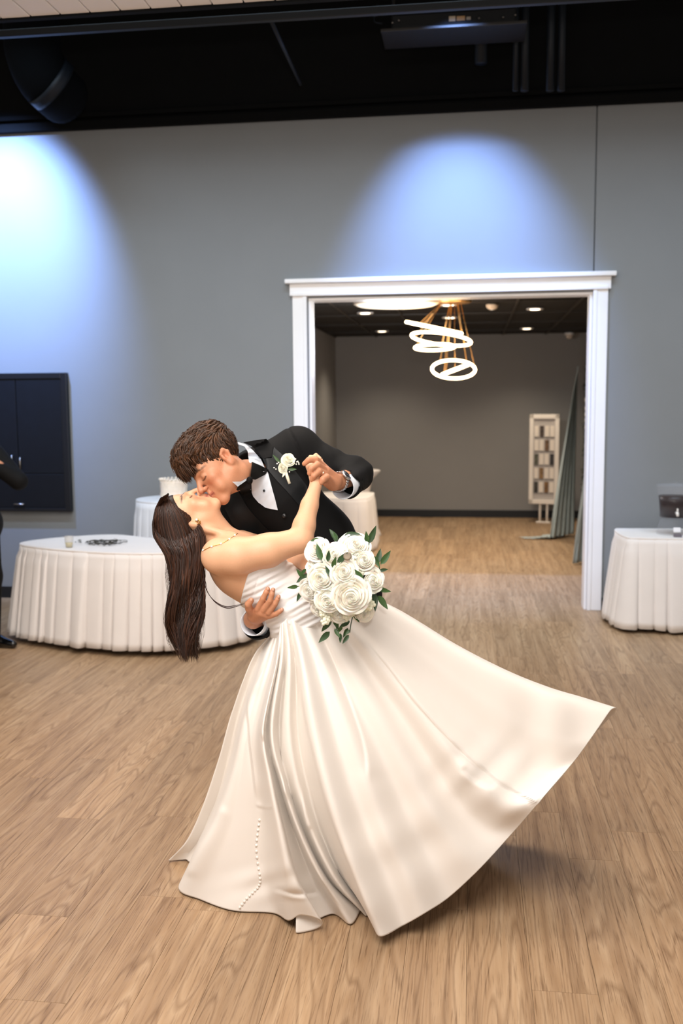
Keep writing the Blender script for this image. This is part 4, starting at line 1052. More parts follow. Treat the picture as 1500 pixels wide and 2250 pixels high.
def leaf(parent, base, tip, wid, nrm, m, bend=.1, name='leaf'):
    base = Vector(base); tip = Vector(tip); X_ = tip-base; L = X_.length; X_.normalize(); N_ = Vector(nrm); N_ = (N_-X_*N_.dot(X_)).normalized(); Y_ = N_.cross(X_)
    V, F = leaf_mesh(L, wid, bend); me = mesh(name, [base+X_*p[0]+Y_*p[1]+N_*(p[2]-bend*L*p[0]/L) for p in V], F)
    o = link(name, me, m, parent, True); return o
m_leaf = mat('ruscus_leaf', '#3C5A30', .4, noise=(60, .25, 2)); m_rose = mat('ivory_rose', '#FBF5E8', .6, noise=(35, .02, 2), sss=.35); m_rose2 = mat('cream_rose', '#F4EED8', .6, noise=(35, .03, 2), sss=.3)
hb_ = cast(BV, 628, 1022); bd_ = depth(hb_[0])-.03
bt = empty('boutonniere', tuple(P(628, 1022, bd_))); bt.parent = groom; bt.matrix_parent_inverse = mw(groom).inverted()
rose('rose', P(633, 1010, bd_-.012), .022, -CF+CD*-.35, m_rose2, bt, 1); rose('rose', P(620.5, 1028, bd_-.01), .0165, -CF+CR*-.3, m_rose2, bt, 2)
for (b0, t0, w_) in (((614, 1016), (599, 999), .011), ((632, 1031), (652, 1031), .012), ((621, 1018), (608, 1010), .01), ((634, 1024), (646, 1018), .009)):
    leaf(bt, P(*b0, bd_-.004), P(*t0, bd_-.004), w_, -CF, m_leaf)
st_ = MB(); st_.tube([P(627, 1035, bd_-.004), P(631, 1048, bd_-.004), P(636, 1063, bd_-.002)], [.0055, .0058, .0052], 10); st_.obj('wrapped_stem', m_rose2, bt, True)
leaf(bt, P(626, 1037, bd_-.012), P(620, 1049, bd_-.01), .009, -CF, m_rose2, name='ribbon_tail')
for (x, y) in ((649, 1008.6), (652, 1015), (656, 1017), (656.6, 1020), (650.6, 1020), (646.4, 1018), (640.4, 1022), (602, 1027.8), (606, 1031), (608.6, 1018.8), (612, 1016.4), (635.6, 1036.8), (654, 1014)):
    MB().ball(P(x, y, bd_-.008), .0028, 8, 5).obj('gypsophila_bud', m_rose, bt, True)
# trousers and shoes
t_ = SDF()
for i in range(2): t_.chain([P(755, 1345, 3.64), KN[i], AN[i]-[0, 0, .02]], [.112, .085, .075], .03)
me, X = t_.mesh('trousers', .007); link('trousers', me, m_tux, groom, True)
m_shoe = mat('black_patent', '#08080A', .12, coat=.6)
for i in range(2):
    s_ = SDF(); a = AN[i].copy(); a[2] = .045; dv = np.array([-.55, -.83, 0])
    s_.chain([a-dv*.06+[0, 0, .0], a+dv*.06, a+dv*.19+[0, 0, -.012]], [.043, .042, .030], .02); s_.cone(a+[0, 0, .0], a+[0, 0, .06], .042, .044, .02); s_.half((0, 0, .004), (0, 0, -1), .004)
    me, X = s_.mesh('shoe', .005); link('shoe', me, m_shoe, groom, True)

# hair of the groom: full cap with combed, waving locks laid over it
m_hair_g = mat('brown_short_hair', '#4A2E1C', .48, spec=.4, vcol=True)
hs = SDF(); E_ = lambda c, r, k, op='u': hs.ell(TG(*c), np.array(r)*GS, GR, k*GS, op)
E_((0, -.028, .056), (.082, .100, .094), .01); E_((0, -.035, .100), (.070, .085, .062), .03); E_((0, .035, .112), (.066, .066, .046), .03); E_((0, .078, .100), (.052, .034, .030), .025)
E_((0, .110, -.03), (.13, .088, .092), .014, 's')
for sx in (-1, 1): E_((sx*.090, .036, -.050), (.06, .050, .066), .01, 's'); E_((sx*.082, -.020, -.014), (.018, .020, .034), .006, 's')
E_((0, -.04, -.145), (.13, .13, .085), .012, 's')
def hd(X):
    L = ((X-GH)/GS) @ GR.T; o = np.zeros(len(X)); top = np.clip((L[:, 2]-.02)/.06, .1, 1)
    for i, p in enumerate(L*[70, 34, 60]): o[i] = (mnoise.noise(Vector(p))*.006+mnoise.noise(Vector(p*2.1))*.002)*top[i]
    return o
me, X = hs.mesh('hair', .0035, hd); BV_h = bvh_of(me); n0 = len(X)
V = [tuple(v.co) for v in me.vertices]; F = [tuple(p.vertices) for p in me.polygons]; bpy.data.meshes.remove(me)
rn = random.Random(21)
cc = [np.array(lin('#2F1B10')[:3])*rn.uniform(.9, 1.1) for _ in range(n0)]
def lock(pts, r0, col, V, F, C, n=4, flat=.55, up=None):
    pts = [Vector(p) for p in pts]; N = len(pts); base = len(V); up0 = Vector(up) if up is not None else None; up = None
    for i in range(N):
        t = (pts[min(i+1, N-1)]-pts[max(i-1, 0)]).normalized()
        if up is None and up0 is not None: up = (up0-t*up0.dot(t)).normalized()
        elif up is None: a = Vector((.3, .5, .8)); up = (a-t*a.dot(t)).normalized()
        else: up = (up-t*up.dot(t)).normalized()
        sd = t.cross(up); f = i/(N-1); r = r0*(.55+.9*f if f < .4 else .91*(1-((f-.4)/.6)**1.6)+.02)
        for k in range(n):
            an = 2*math.pi*k/n; V.append(tuple(pts[i]+(up*math.cos(an)*flat+sd*math.sin(an))*r)); C.append(col)
    for i in range(N-1):
        for k in range(n): F.append((base+i*n+k, base+i*n+(k+1) % n, base+(i+1)*n+(k+1) % n, base+(i+1)*n+k))
toL = lambda p: ((np.array(p)-GH)/GS) @ GR.T
def flow(L):
    """combing direction in head space: forward over the top, down at the sides and nape"""
    top = min(1, max(0, (L[2]-.045)/.05)); fr_ = min(1, max(0, (L[1]-.02)/.07))
    d = np.array((.25*np.sign(L[0])*(1-top)*.2+.35*math.sin(L[1]*60+L[0]*25)*top, .95*top+.25*(1-top)*(1 if L[1] > -.06 else -.2), -1.0*(1-top)-.9*fr_*top))
    return d/np.linalg.norm(d)
for k in range(2600):
    p = Vector(X[rn.randrange(n0)]); L = toL(p); top = min(1, max(0, (L[2]-.03)/.06)); fr_ = max(0, (L[1]-.04)/.06)
    n_ = 9; ln = (.016+.040*top+.012*min(1, fr_))*rn.uniform(.7, 1.25); ph = rn.uniform(0, 6.28); pts = []; q = p.copy(); lift0 = rn.uniform(.000, .004)+.003*top
    jit_ = rn.gauss(0, .25)
    for i in range(n_):
        f = i/(n_-1)
        nr_ = BV_h.find_nearest(q)
        if nr_[0] is None: break
        N_ = nr_[1]; free = fr_ > .45 and f > .35
        surf = nr_[0] if not free else q
        pts.append(surf+N_*(lift0+.0035*top*math.sin(f*5+ph)+(.006*top*rn.random() if f > .8 else 0)) if not free else q+N_*.001)
        Lq = toL(q); d = flow(Lq); d = d+np.array((jit_, .15*jit_, 0))+np.array((math.sin(f*6+ph)*.35*top, 0, 0))
        if free: d = d+np.array((0, -.2, -.75*f))
        dw = Vector(GR.T @ d); 
        if not free: dw = dw-N_*dw.dot(N_)
        q = surf+dw.normalized()*ln/(n_-1)
    if len(pts) == n_:
        b_c = np.array(lin(rn.choice(['#362010', '#3F2614', '#492D1A', '#533520', '#301C0D']))[:3])*(1.0 if top > .3 else .85)
        lock(pts, rn.uniform(.0030, .0058)*(.5+.5*top), b_c, V, F, cc, 6, .32, BV_h.find_nearest(p)[1])
me = mesh('hair', V, F); set_col(me, np.array(cc)); link('hair', me, m_hair_g, groom, True)
# ------------------------------------------------------------------ bride
bride = empty('person', tuple(PZ(640, 1900)))
tag(bride, 'person in a strapless white satin gown bent back in a dip, long brown hair hanging', 'person')
BH = P(413, 1135, 3.2); BR = frame((.17, -.985, -.06), (-.985, -.17, 0)); BS = .835
s = SDF(); TB = head(s, BH, BR, BS, False, -.014)
nb = P(478, 1192, 3.22)
s.cone(TB(0, -.020, -.065), nb, .044, .050, .025); s.cone(TB(0, .015, -.085), P(492, 1178, 3.23), .034, .040, .03)
s.cone(TB(.046, -.03, -.035), P(510, 1176, 3.15), .013, .011, .016)
# torso
AXS = np.array([.788, .616])
shN, shF = P(482, 1222, 3.085), P(530, 1196, 3.37)
s.cone(P(500, 1222, 3.15), P(535, 1205, 3.33), .062, .06, .03)
ub = lambda a: camdir(*a)
Rt = np.stack([camdir(.788, .616, 0), camdir(.616, -.788, 0), camdir(0, 0, 1)])
s.ell(P(535, 1248, 3.22), (.125, .105, .145), Rt, .04)
s.ell(P(595, 1290, 3.22), (.13, .098, .128), Rt, .04)
s.ell(P(650, 1330, 3.22), (.10, .095, .122), Rt, .04)
for dz in (3.145, 3.295): s.ell(P(585, 1228, dz), (.062, .05, .06), Rt, .03)
# collar bone and shoulder blade
s.cone(P(497, 1188, 3.19), P(500, 1207, 3.09), .012, .014, .02)
pel = P(680, 1420, 3.27)
s.chain([P(655, 1335, 3.23), pel], [.10, .095], .03)
for dz, kx, fx in ((3.17, 690, (668, 1880)), (3.33, 740, (720, 1850))):
    ft = PZ(*fx)+np.array([0, 0, .06]); s.chain([pel, P(kx, 1640, dz), ft], [.08, .06, .04], .03)
# near arm reaching to the groom's hand
EB, WB = P(660, 1187, 3.10), P(693.5, 1066, 3.165)
s.chain([shN, P(520, 1222, 3.07), P(590, 1208, 3.08), EB], [.060, .058, .051, .0405], .02)
s.chain([EB, P(668, 1155, 3.115), P(680, 1110, 3.14), WB], [.0405, .036, .028, .0195], .012)
# hand in his
s.cone(WB, P(690, 1047, 3.185), .018, .018, .008); s.cone(P(692, 1050, 3.188), P(679, 1026, 3.205), .016, .012, .008); s.cone(P(694, 1046, 3.19), P(690, 1020, 3.215), .015, .012, .008)
hand_fingers(s, [
    ([(679, 1027, 3.205), (674, 1014, 3.215), (682, 1004.5, 3.225), (693, 1003.5, 3.215)], [.0088, .0078, .0072, .006]),
    ([(684, 1023, 3.212), (684, 1008, 3.235), (694, 1000.5, 3.24), (703, 1007, 3.232)], [.0088, .0078, .0072, .006]),
    ([(689, 1021, 3.22), (694, 1008, 3.25), (704, 1011, 3.255), (710, 1020, 3.245)], [.0088, .0078, .0072, .006]),
    ([(692, 1022, 3.225), (704, 1016, 3.262), (713, 1024, 3.262), (718, 1034, 3.255)], [.008, .007, .0065, .0055]),
    ([(695, 1050, 3.18), (699, 1042, 3.165), (701, 1034, 3.170), (704, 1027, 3.18)], [.010, .0085, .0075, .006])], .004)
# far arm down to the bouquet
s.chain([shF, P(600, 1212, 3.40), P(640, 1222, 3.33), P(676, 1240, 3.16), P(700, 1262, 3.09)], [.05, .042, .036, .024, .02], .015)
hand_fingers(s, [([(700, 1262, 3.09), (712, 1272, 3.06), (722, 1276, 3.05)], [.014, .010, .008]), ([(702, 1268, 3.09), (713, 1284, 3.065), (722, 1290, 3.06)], [.014, .010, .008]),
                 ([(700, 1272, 3.095), (708, 1292, 3.075), (718, 1302, 3.07)], [.013, .0095, .0075]), ([(698, 1276, 3.1), (704, 1298, 3.085), (712, 1308, 3.08)], [.012, .009, .007]), ([(698, 1256, 3.09), (708, 1256, 3.06), (716, 1262, 3.05)], [.012, .0095, .008])], .005)
me, X = s.mesh('bride_body', .003)
skb = lin('#DCAB88'); col = head_color(X, BH, BR, BS, skb, lin('#B56A5C'), lin('#4A2F20'), lin('#2A1A14'), .0032, lin('#D38C6C'))
set_col(me, col); bbody = link('body', me, m_skin_b, bride, True); BV_bb = bvh_of(me)
# bodice
m_sat = mat('ivory_satin', '#EFE9E2', .42, spec=.45, noise=(6, .015, 2), bump=(700, .03, 2, .001), sheen=.1)
def bodice_mat():
    m = mat('bodice_satin', '#E9E7E6', .5, spec=.4); nt = m.node_tree; b = nt.nodes['Principled BSDF']
    tc = nt.nodes.new('ShaderNodeTexCoord'); mp = nt.nodes.new('ShaderNodeMapping'); mp.inputs['Rotation'].default_value = (0, math.radians(24), 0)
    wv = nt.nodes.new('ShaderNodeTexWave'); wv.bands_direction = 'Z'; wv.inputs['Scale'].default_value = 16; wv.inputs['Distortion'].default_value = 2.5; wv.inputs['Detail'].default_value = 1.5; wv.inputs['Detail Scale'].default_value = .8
    nt.links.new(tc.outputs['Object'], mp.inputs[0]); nt.links.new(mp.outputs[0], wv.inputs['Vector'])
    bp = nt.nodes.new('ShaderNodeBump'); bp.inputs['Strength'].default_value = .35; bp.inputs['Distance'].default_value = .006; nt.links.new(wv.outputs['Fac'], bp.inputs['Height']); nt.links.new(bp.outputs[0], b.inputs['Normal'])
    return m
m_bod = bodice_mat()
bo = SDF()
bo.ell(P(535, 1248, 3.22), (.132, .112, .152), Rt, .04); bo.ell(P(595, 1290, 3.22), (.137, .105, .135), Rt, .04); bo.ell(P(650, 1330, 3.22), (.107, .102, .129), Rt, .04)
for dz in (3.145, 3.295): bo.ell(P(585, 1228, dz), (.069, .057, .067), Rt, .03)
bo.chain([P(655, 1335, 3.22), P(672, 1375, 3.23)], [.117, .125], .04)
bo.half(P(536, 1288, 3.08), -camdir(.94, .30, 0), .004)
bo.half(P(664, 1380, 3.22), camdir(.45, .89, 0), .004)
def bod_disp(X):
    q = X-CC; d = q @ CF; u = 750+FPX*(q @ CR)/d; v = 1125+FPX*(q @ CD)/d
    t_ = (u-536)*.94+(v-1288)*.30
    f = .0018*np.sin((u*.45+v*.9)*.22+.02*u)*np.clip((t_-22)/20, 0, 1)+.0012*np.sin((u*.52+v*.85)*.5)*np.clip((t_-22)/20, 0, 1)
    f -= .0022*np.exp(-((t_-24)/1.6)**2)
    return f
me, X = bo.mesh('bodice', .0032, bod_disp); link('bodice', me, m_bod, bride, True); BV_bo = bvh_of(me)

# skirt: columns of the cloth traced from waist to hem (x, y seen in the photo), each a crest (+) or a trough (-) of a fold
cols = [
 # pts r0..r6, hem depth (None = resting on the floor), crest height
 ([(612, 1378), (560, 1440), (514, 1560), (484, 1665), (449, 1770), (414, 1845), (372, 1890)], None, .00),
 ([(612, 1377), (568, 1445), (527, 1568), (502, 1675), (468, 1778), (436, 1848), (420, 1893)], None, -.05),
 ([(613, 1376), (580, 1446), (537, 1575), (512, 1685), (478, 1788), (436, 1868), (393, 1952)], None, .03),
 ([(614, 1375), (590, 1447), (550, 1582), (534, 1690), (516, 1800), (480, 1895), (440, 1976)], None, .005),
 ([(615, 1374), (598, 1448), (560, 1590), (556, 1700), (558, 1805), (545, 1905), (510, 2000)], None, -.02),
 ([(616, 1373), (603, 1450), (567, 1597), (572, 1708), (585, 1815), (588, 1920), (600, 2006)], None, -.005),
 ([(616, 1372), (606, 1450), (572, 1600), (584, 1712), (602, 1821), (618, 1926), (634, 2022)], .03, .03),
 ([(617, 1372), (608, 1450), (576, 1601), (590, 1713), (611, 1822), (632, 1925), (660, 2010)], .065, .04),
 ([(617, 1371), (609, 1450), (579, 1602), (596, 1714), (620, 1823), (648, 1927), (698, 2018)], .055, .03),
 ([(618, 1371), (610, 1450), (581, 1602), (599, 1714), (624, 1824), (654, 1930), (707, 2032)], .018, .0),
 ([(618, 1371), (610, 1450), (582, 1603), (600, 1715), (625, 1825), (652, 1932), (684, 2044)], .005, -.02),
 ([(618, 1371), (611, 1450), (583, 1603), (601, 1715), (627, 1825), (652, 1934), (652, 2047)], .005, -.035),
 ([(619, 1370), (614, 1450), (590, 1604), (612, 1716), (646, 1827), (686, 1930), (728, 2008)], None, -.022),
 ([(621, 1368), (619, 1450), (598, 1605), (622, 1718), (660, 1830), (708, 1930), (770, 2030)], None, .026),
 ([(623, 1366), (625, 1450), (612, 1605), (633, 1720), (670, 1831), (722, 1931), (792, 2000)], None, -.022),
 ([(627, 1362), (636, 1450), (636, 1608), (654, 1720), (686, 1828), (738, 1932), (804, 2012)], None, .028),
 ([(632, 1356), (648, 1450), (656, 1610), (676, 1720), (708, 1830), (756, 1932), (818, 2002)], None, -.024),
 ([(640, 1348), (664, 1450), (690, 1610), (715, 1722), (750, 1842), (790, 1955), (832, 2056)], 2.96, .045),
 ([(648, 1340), (688, 1448), (730, 1602), (765, 1720), (808, 1840), (852, 1942), (884, 2034)], 2.97, -.015),
 ([(656, 1332), (706, 1444), (765, 1596), (808, 1715), (852, 1830), (898, 1925), (930, 2008)], 2.99, .02),
 ([(664, 1324), (724, 1437), (797, 1584), (852, 1702), (902, 1812), (950, 1900), (985, 1972)], 3.02, -.03),
 ([(674, 1314), (744, 1426), (828, 1566), (892, 1682), (950, 1785), (1006, 1862), (1050, 1912)], 3.05, .01),
 ([(684, 1302), (764, 1412), (860, 1546), (935, 1658), (1000, 1755), (1064, 1818), (1120, 1836)], 3.06, -.035),
 ([(692, 1294), (784, 1398), (892, 1524), (976, 1630), (1048, 1716), (1120, 1766), (1188, 1758)], 3.08, .05),
 ([(698, 1287), (802, 1382), (924, 1500), (1020, 1594), (1100, 1662), (1180, 1706), (1246, 1690)], 3.13, -.03),
 ([(702, 1283), (826, 1358), (962, 1462), (1066, 1538), (1152, 1592), (1230, 1626), (1296, 1626)], 3.17, .0),
 ([(705, 1280), (850, 1330), (1000, 1420), (1110, 1478), (1200, 1517), (1272, 1541), (1340, 1562)], 3.22, .0),
]
back = [
 ([(706, 1280), (846, 1334), (990, 1424), (1098, 1486), (1190, 1526), (1264, 1552), (1338, 1578)], [3.27, 3.36, 3.40, 3.40, 3.38, 3.35, 3.30]),
 ([(700, 1288), (815, 1350), (930, 1450), (1010, 1540), (1080, 1610), (1130, 1670), (1180, 1730)], [3.31, 3.44, 3.52, 3.54, 3.55, 3.56, 3.56]),
 ([(684, 1302), (770, 1370), (840, 1480), (890, 1590), (940, 1690), (970, 1770), (990, 1842)], [3.34, 3.47, 3.55, 3.60, 3.62, 3.62, None]),
 ([(664, 1322), (715, 1392), (750, 1500), (770, 1610), (785, 1710), (790, 1790), (795, 1852)], [3.35, 3.46, 3.52, 3.56, 3.60, 3.60, None]),
 ([(644, 1345), (665, 1410), (670, 1520), (665, 1630), (655, 1730), (640, 1805), (620, 1862)], [3.34, 3.42, 3.47, 3.52, 3.56, 3.57, None]),
 ([(624, 1366), (610, 1426), (590, 1540), (570, 1650), (545, 1748), (505, 1825), (470, 1876)], [3.30, 3.35, 3.40, 3.46, 3.50, 3.50, None]),
]
ROWT = np.array([0, .16, .36, .52, .68, .84, 1.0])
def pile(i, t): return .5*(1-math.cos(math.pi*min(1, t*1.0)))
ctrl = []
nF = len(cols)
for ci, (pts, hd_, am) in enumerate(cols):
    u_ = ci/(nF-1); wd = 3.22-.128*math.sin(math.pi*u_)-.0
    hx, hy = pts[-1]
    fl_ = hd_ is None or hd_ < 1.0; hz_f = .006 if hd_ is None else hd_
    hdp = depth(PZ(hx, hy, hz_f)) if fl_ else hd_
    row = []
    for ri, (x, y) in enumerate(pts):
        t = ROWT[ri]; d = wd*(1-t)+hdp*t-.055*math.sin(math.pi*t)*math.sin(math.pi*min(1, max(0, u_*.9+.1)))
        amp = am*min(1, .25+1.1*t) * (1.0 if ri < 6 else (.35 if fl_ else .9))
        if ri == 0: amp = am*.12
        d = d-amp
        if fl_ and ri == 6: row.append(PZ(x, y, hz_f))
        else:
            p = P(x, y, d)
            if p[2] < .01 and ri < 6: p = PZ(x, y, .012)
            row.append(p)
    ctrl.append(row)
for pts, ds in back:
    row = []
    for (x, y), d in zip(pts, ds): row.append(PZ(x, y, .006) if d is None else P(x, y, d))
    ctrl.append(row)
ctrl = np.array(ctrl)                     # columns x rows x 3
NR, SUB = 190, 14
colsF = np.stack([catmull(c, NR) for c in ctrl])         # smooth along the length
nC = len(colsF); V = []
def fritsch(P4, f):
    p0, p1, p2, p3 = P4
    m1 = .5*(p2-p0); m2 = .5*(p3-p1)
    return (2*f**3-3*f**2+1)*p1+(f**3-2*f**2+f)*m1+(-2*f**3+3*f**2)*p2+(f**3-f**2)*m2
for i in range(nC):
    for k in range(SUB):
        f = k/SUB
        V.append(fritsch((colsF[i-1], colsF[i], colsF[(i+1) % nC], colsF[(i+2) % nC]), f))
V = np.array(V)                           # ring samples x rows x 3
# small tension creases, strongest where the cloth is gathered at the hip
nS = V.shape[0]
for i in range(nF*SUB-SUB):
    q = V[i]-CC; d = q @ CF; u = 750+FPX*(q @ CR)/d; v = 1125+FPX*(q @ CD)/d
    t = np.linspace(0, 1, NR); ui = i/SUB
    amp = .0035*np.exp(-(((u-620)/60)**2))*np.exp(-((v-1480)/140)**2)*np.sin(ui*4.2+t*2)
    amp += .0065*np.exp(-(((u-1080)/110)**2+((v-1700)/60)**2))*np.sin((u*.75+v*.65)*.085)
    amp += .005*np.exp(-(((u-900)/140)**2+((v-1850)/90)**2))*np.sin((u*.5+v*.8)*.05+1)
    amp += .004*np.exp(-(((u-600)/90)**2+((v-1940)/40)**2))*np.sin((u*.3+v*.9)*.12)
    amp += .010*np.exp(-(((u-1200)/90)**2+((v-1600)/80)**2))*np.sin((u*.9-v*.2)*.05)
    V[i] = V[i]-amp[:, None]*CF
# drawn creases: polyline, height, spread to its right and left (px); the right side stands proud of the left
strokes = [
 ([(612, 1405), (602, 1480), (586, 1550), (573, 1603), (588, 1645), (604, 1690), (626, 1760), (655, 1840), (695, 1915), (745, 1985), (775, 2022)], .009, 34, 9),
 ([(634, 1420), (626, 1500), (618, 1600), (620, 1700), (628, 1760)], .010, 18, 5),
 ([(640, 1480), (646, 1600), (658, 1700), (668, 1790), (674, 1826)], .007, 26, 8),
 ([(652, 1450), (668, 1560), (690, 1660), (716, 1760), (752, 1860), (792, 1960), (830, 2050)], .010, 40, 9),
 ([(590, 1440), (562, 1500), (543, 1520), (548, 1620), (556, 1690), (563, 1760)], .008, 20, 6),
 ([(478, 1758), (455, 1800), (425, 1860), (398, 1925)], .012, 26, 6),
 ([(700, 1370), (735, 1450), (775, 1560), (800, 1640), (808, 1720)], .007, 46, 34),
 ([(790, 1392), (850, 1462), (915, 1545), (985, 1622), (1060, 1690), (1130, 1738), (1190, 1772)], .015, 60, 26),
 ([(600, 1955), (650, 1968), (700, 1966)], -.006, 10, 8),
 ([(1010, 1690), (1045, 1718), (1090, 1736)], -.008, 14, 10),
 ([(560, 1770), (590, 1776), (600, 1772)], .004, 8, 6),
]
nFs = (nF-1)*SUB+1
Vf = V[:nFs].reshape(-1, 3); q = Vf-CC; dd_ = q @ CF; uv = np.stack([750+FPX*(q @ CR)/dd_, 1125+FPX*(q @ CD)/dd_], 1)
tot = np.zeros(len(Vf))
for pl_, a_, wr_, wl_ in strokes:
    pl_ = catmull(pl_, 40); best = np.full(len(Vf), 1e9); sg_ = np.zeros(len(Vf)); al = np.zeros(len(Vf))
    for i in range(len(pl_)-1):
        A, B_ = pl_[i], pl_[i+1]; ab = B_-A; L2 = ab @ ab
        t = np.clip(((uv-A) @ ab)/L2, 0, 1); r = uv-A-t[:, None]*ab; d = np.hypot(r[:, 0], r[:, 1]); c_ = ab[0]*r[:, 1]-ab[1]*r[:, 0]
        m = d < best; best = np.where(m, d, best); sg_ = np.where(m, np.sign(-c_), sg_); al = np.where(m, (i+t)/(len(pl_)-1), al)
    env = np.clip(np.minimum(al/.15, (1-al)/.12), 0, 1); env = env*env*(3-2*env)
    sd = best*np.where(sg_ == 0, 1, sg_)
    prof = np.where(sd > 0, np.exp(-(sd/wr_)**2), -.5*np.exp(-(sd/wl_)**2))
    prof = np.where(np.abs(sd) < 2.5, .25+.3*sd, prof) if False else prof*np.clip(np.abs(sd)/3.0, 0, 1)+np.exp(-(sd/3.0)**2)*.25
    tot += a_*env*prof
V[:nFs] = (Vf-tot[:, None]*CF).reshape(nFs, NR, 3)
V[..., 2] = np.maximum(V[..., 2], .004)
Q = []
for i in range(nS):
    j_ = (i+1) % nS
    for r_ in range(NR-1): Q.append((i*NR+r_, j_*NR+r_, j_*NR+r_+1, i*NR+r_+1))
sk_me = mesh_np('skirt', V.reshape(-1, 3), Q); recalc(sk_me); skirt = link('skirt', sk_me, m_sat, bride, True); BV_sk = bvh_of(sk_me)
so = skirt.modifiers.new('thick', 'SOLIDIFY'); so.thickness = .004; so.offset = 0
# hem facing rolled over at the bottom edge
# covered buttons down the back of the skirt
bp_ = catmull([(570, 1801), (566, 1830), (563, 1860), (566, 1895), (571, 1925), (569, 1945), (556, 1960), (540, 1976), (527, 1993)], 22)
for x, y in bp_:
    h = cast([BV_sk], x, y)
    if h: MB().ball(np.array(h[0])-CF*.003, .0048, 10, 6).obj('covered_button', m_sat, skirt, True)
# necklace and earring
nk = empty('necklace', tuple(P(490, 1190, 3.1))); nk.parent = bride; nk.matrix_parent_inverse = mw(bride).inverted()
pts = []
for x, y in catmull([(446, 1210), (464, 1201), (484, 1195), (505, 1184), (516, 1176), (522, 1172)], 26):
    h = cast([BV_bb], x, y)
    if h: pts.append(np.array(h[0])-CF*.0025)
MB().tube(pts, .0011, 6).obj('chain', m_gold, nk, True)
m_pearl = mat('pearl', '#F4EEE6', .15, coat=.5)
for x, y in ((446, 1209), (465, 1201), (485.5, 1194.5), (504, 1184.5), (516, 1176)):
    h = cast([BV_bb], x, y)
    if h: MB().ball(np.array(h[0])-CF*.003, .0036, 10, 7).obj('pearl', m_pearl, nk, True)
er = empty('earring', tuple(P(435, 1147, 3.1))); er.parent = bride; er.matrix_parent_inverse = mw(bride).inverted()
h = cast([BV_bb], 434, 1146); ed_ = depth(h[0])-.006 if h else 3.12
for k, (ox, oy, r_) in enumerate(((0, 0, .0085), (2.5, 2, .0075))):
    pts = [P(434+ox+r_*640*math.cos(a)*.75, 1146+oy+r_*640*math.sin(a), ed_-.004*math.cos(a+k)) for a in np.linspace(0, 2*math.pi, 25)[:-1]]
    MB().tube(pts, .0016, 6, closed=True).obj('hoop', m_gold, er, True)
MB().ball(P(432, 1142, ed_-.004), .0042, 10, 7).obj('stone', m_pearl, er, True)
# ring on her finger
rgp = P(709.5, 1039, 3.165)
MB().ball(rgp-CF*.004, .0036, 10, 6).obj('ring_stone', mat('diamond', '#F3E7C8', .08, metal=.3), bride, True)
MB().tube([rgp+np.array(CR)*(.0115*math.cos(a)*.6)+np.array(CD)*(.0115*math.sin(a)*.8)+CF*(.006+.006*math.cos(a)) for a in np.linspace(0, 6.28, 20)[:-1]], .0013, 6, closed=True).obj('ring_band', m_gold, bride, True)

# long hair
m_hair_b = mat('dark_brown_long_hair', '#3A2318', .46, spec=.4, vcol=True)
LB = np.array([(372, 1081), (352, 1096), (341, 1118), (335, 1150), (338, 1178), (349, 1198), (362, 1215), (371, 1250), (372, 1290), (368, 1330), (366, 1370), (374, 1405), (386, 1440), (396, 1460)], float)
RB = np.array([(376, 1083), (389, 1100), (402, 1112), (420, 1126), (430, 1140), (442, 1158), (451, 1180), (449, 1215), (447, 1250), (446, 1300), (444, 1350), (441, 1395), (437, 1430), (433, 1452)], float)
YL, YR = LB[:, 1], RB[:, 1]
def hx_at(y, s_):
    return np.interp(y, YL, LB[:, 0])*(1-s_)+np.interp(y, YR, RB[:, 0])*s_
def scalp_depth(x, y, off):
    """depth of the near side of the scalp, None past it"""
    # skull ellipsoid in head space
    best = None
    o = CC; r = CF+CR*(x-750)/FPX+CD*(y-1125)/FPX
    Lo = ((o-BH)/BS) @ BR.T; Lr = (r/BS) @ BR.T; c0 = np.array((0, -.018, .045)); rad = np.array((.081, .104, .093))*(1+off)
    a = ((Lr/rad)**2).sum(); b_ = 2*(((Lo-c0)/rad)*(Lr/rad)).sum(); c = (((Lo-c0)/rad)**2).sum()-1; D = b_*b_-4*a*c
    if D < 0: return None
    return (-b_-math.sqrt(D))/(2*a)
V = []; F = []; cc = []; rn = random.Random(77)
# dense inner volume
ring_n = 28; rows = 60; b0 = 0
for r_ in range(rows):
    y = 1098+(1425-1098)*r_/(rows-1); xl, xr = hx_at(y, 0)+4, hx_at(y, 1)-4; cx, hw = (xl+xr)/2, max(2, (xr-xl)/2)
    sd_ = scalp_depth(cx, y, -.03); thick = .060*math.sqrt(max(.05, min(1, (y-1080)/45))) if y < 1190 else .060-.022*min(1, (y-1190)/160)
    cd_ = 3.2 if y < 1190 else 3.2-.03*min(1, (y-1190)/100)
    for k in range(ring_n):
        an = 2*math.pi*k/ring_n; V.append(tuple(P(cx+hw*math.cos(an), y, cd_+thick*math.sin(an)*(1+.04*math.sin(k*5+r_*.7))))); cc.append(np.array(lin('#180D08')[:3]))
for r_ in range(rows-1):
    for k in range(ring_n): F.append((r_*ring_n+k, r_*ring_n+(k+1) % ring_n, (r_+1)*ring_n+(k+1) % ring_n, (r_+1)*ring_n+k))
F.append(tuple(range(ring_n))); F.append(tuple((rows-1)*ring_n+k for k in range(ring_n))[::-1])
pal = ['#20110A', '#29170E', '#311C12', '#3A2217', '#45291B']
clump = [((i_+rn.uniform(.1, .9))/30, 5.5*(i_/30)+rn.uniform(-.5, .5), rn.uniform(.7, 1.3)) for i_ in range(30)]
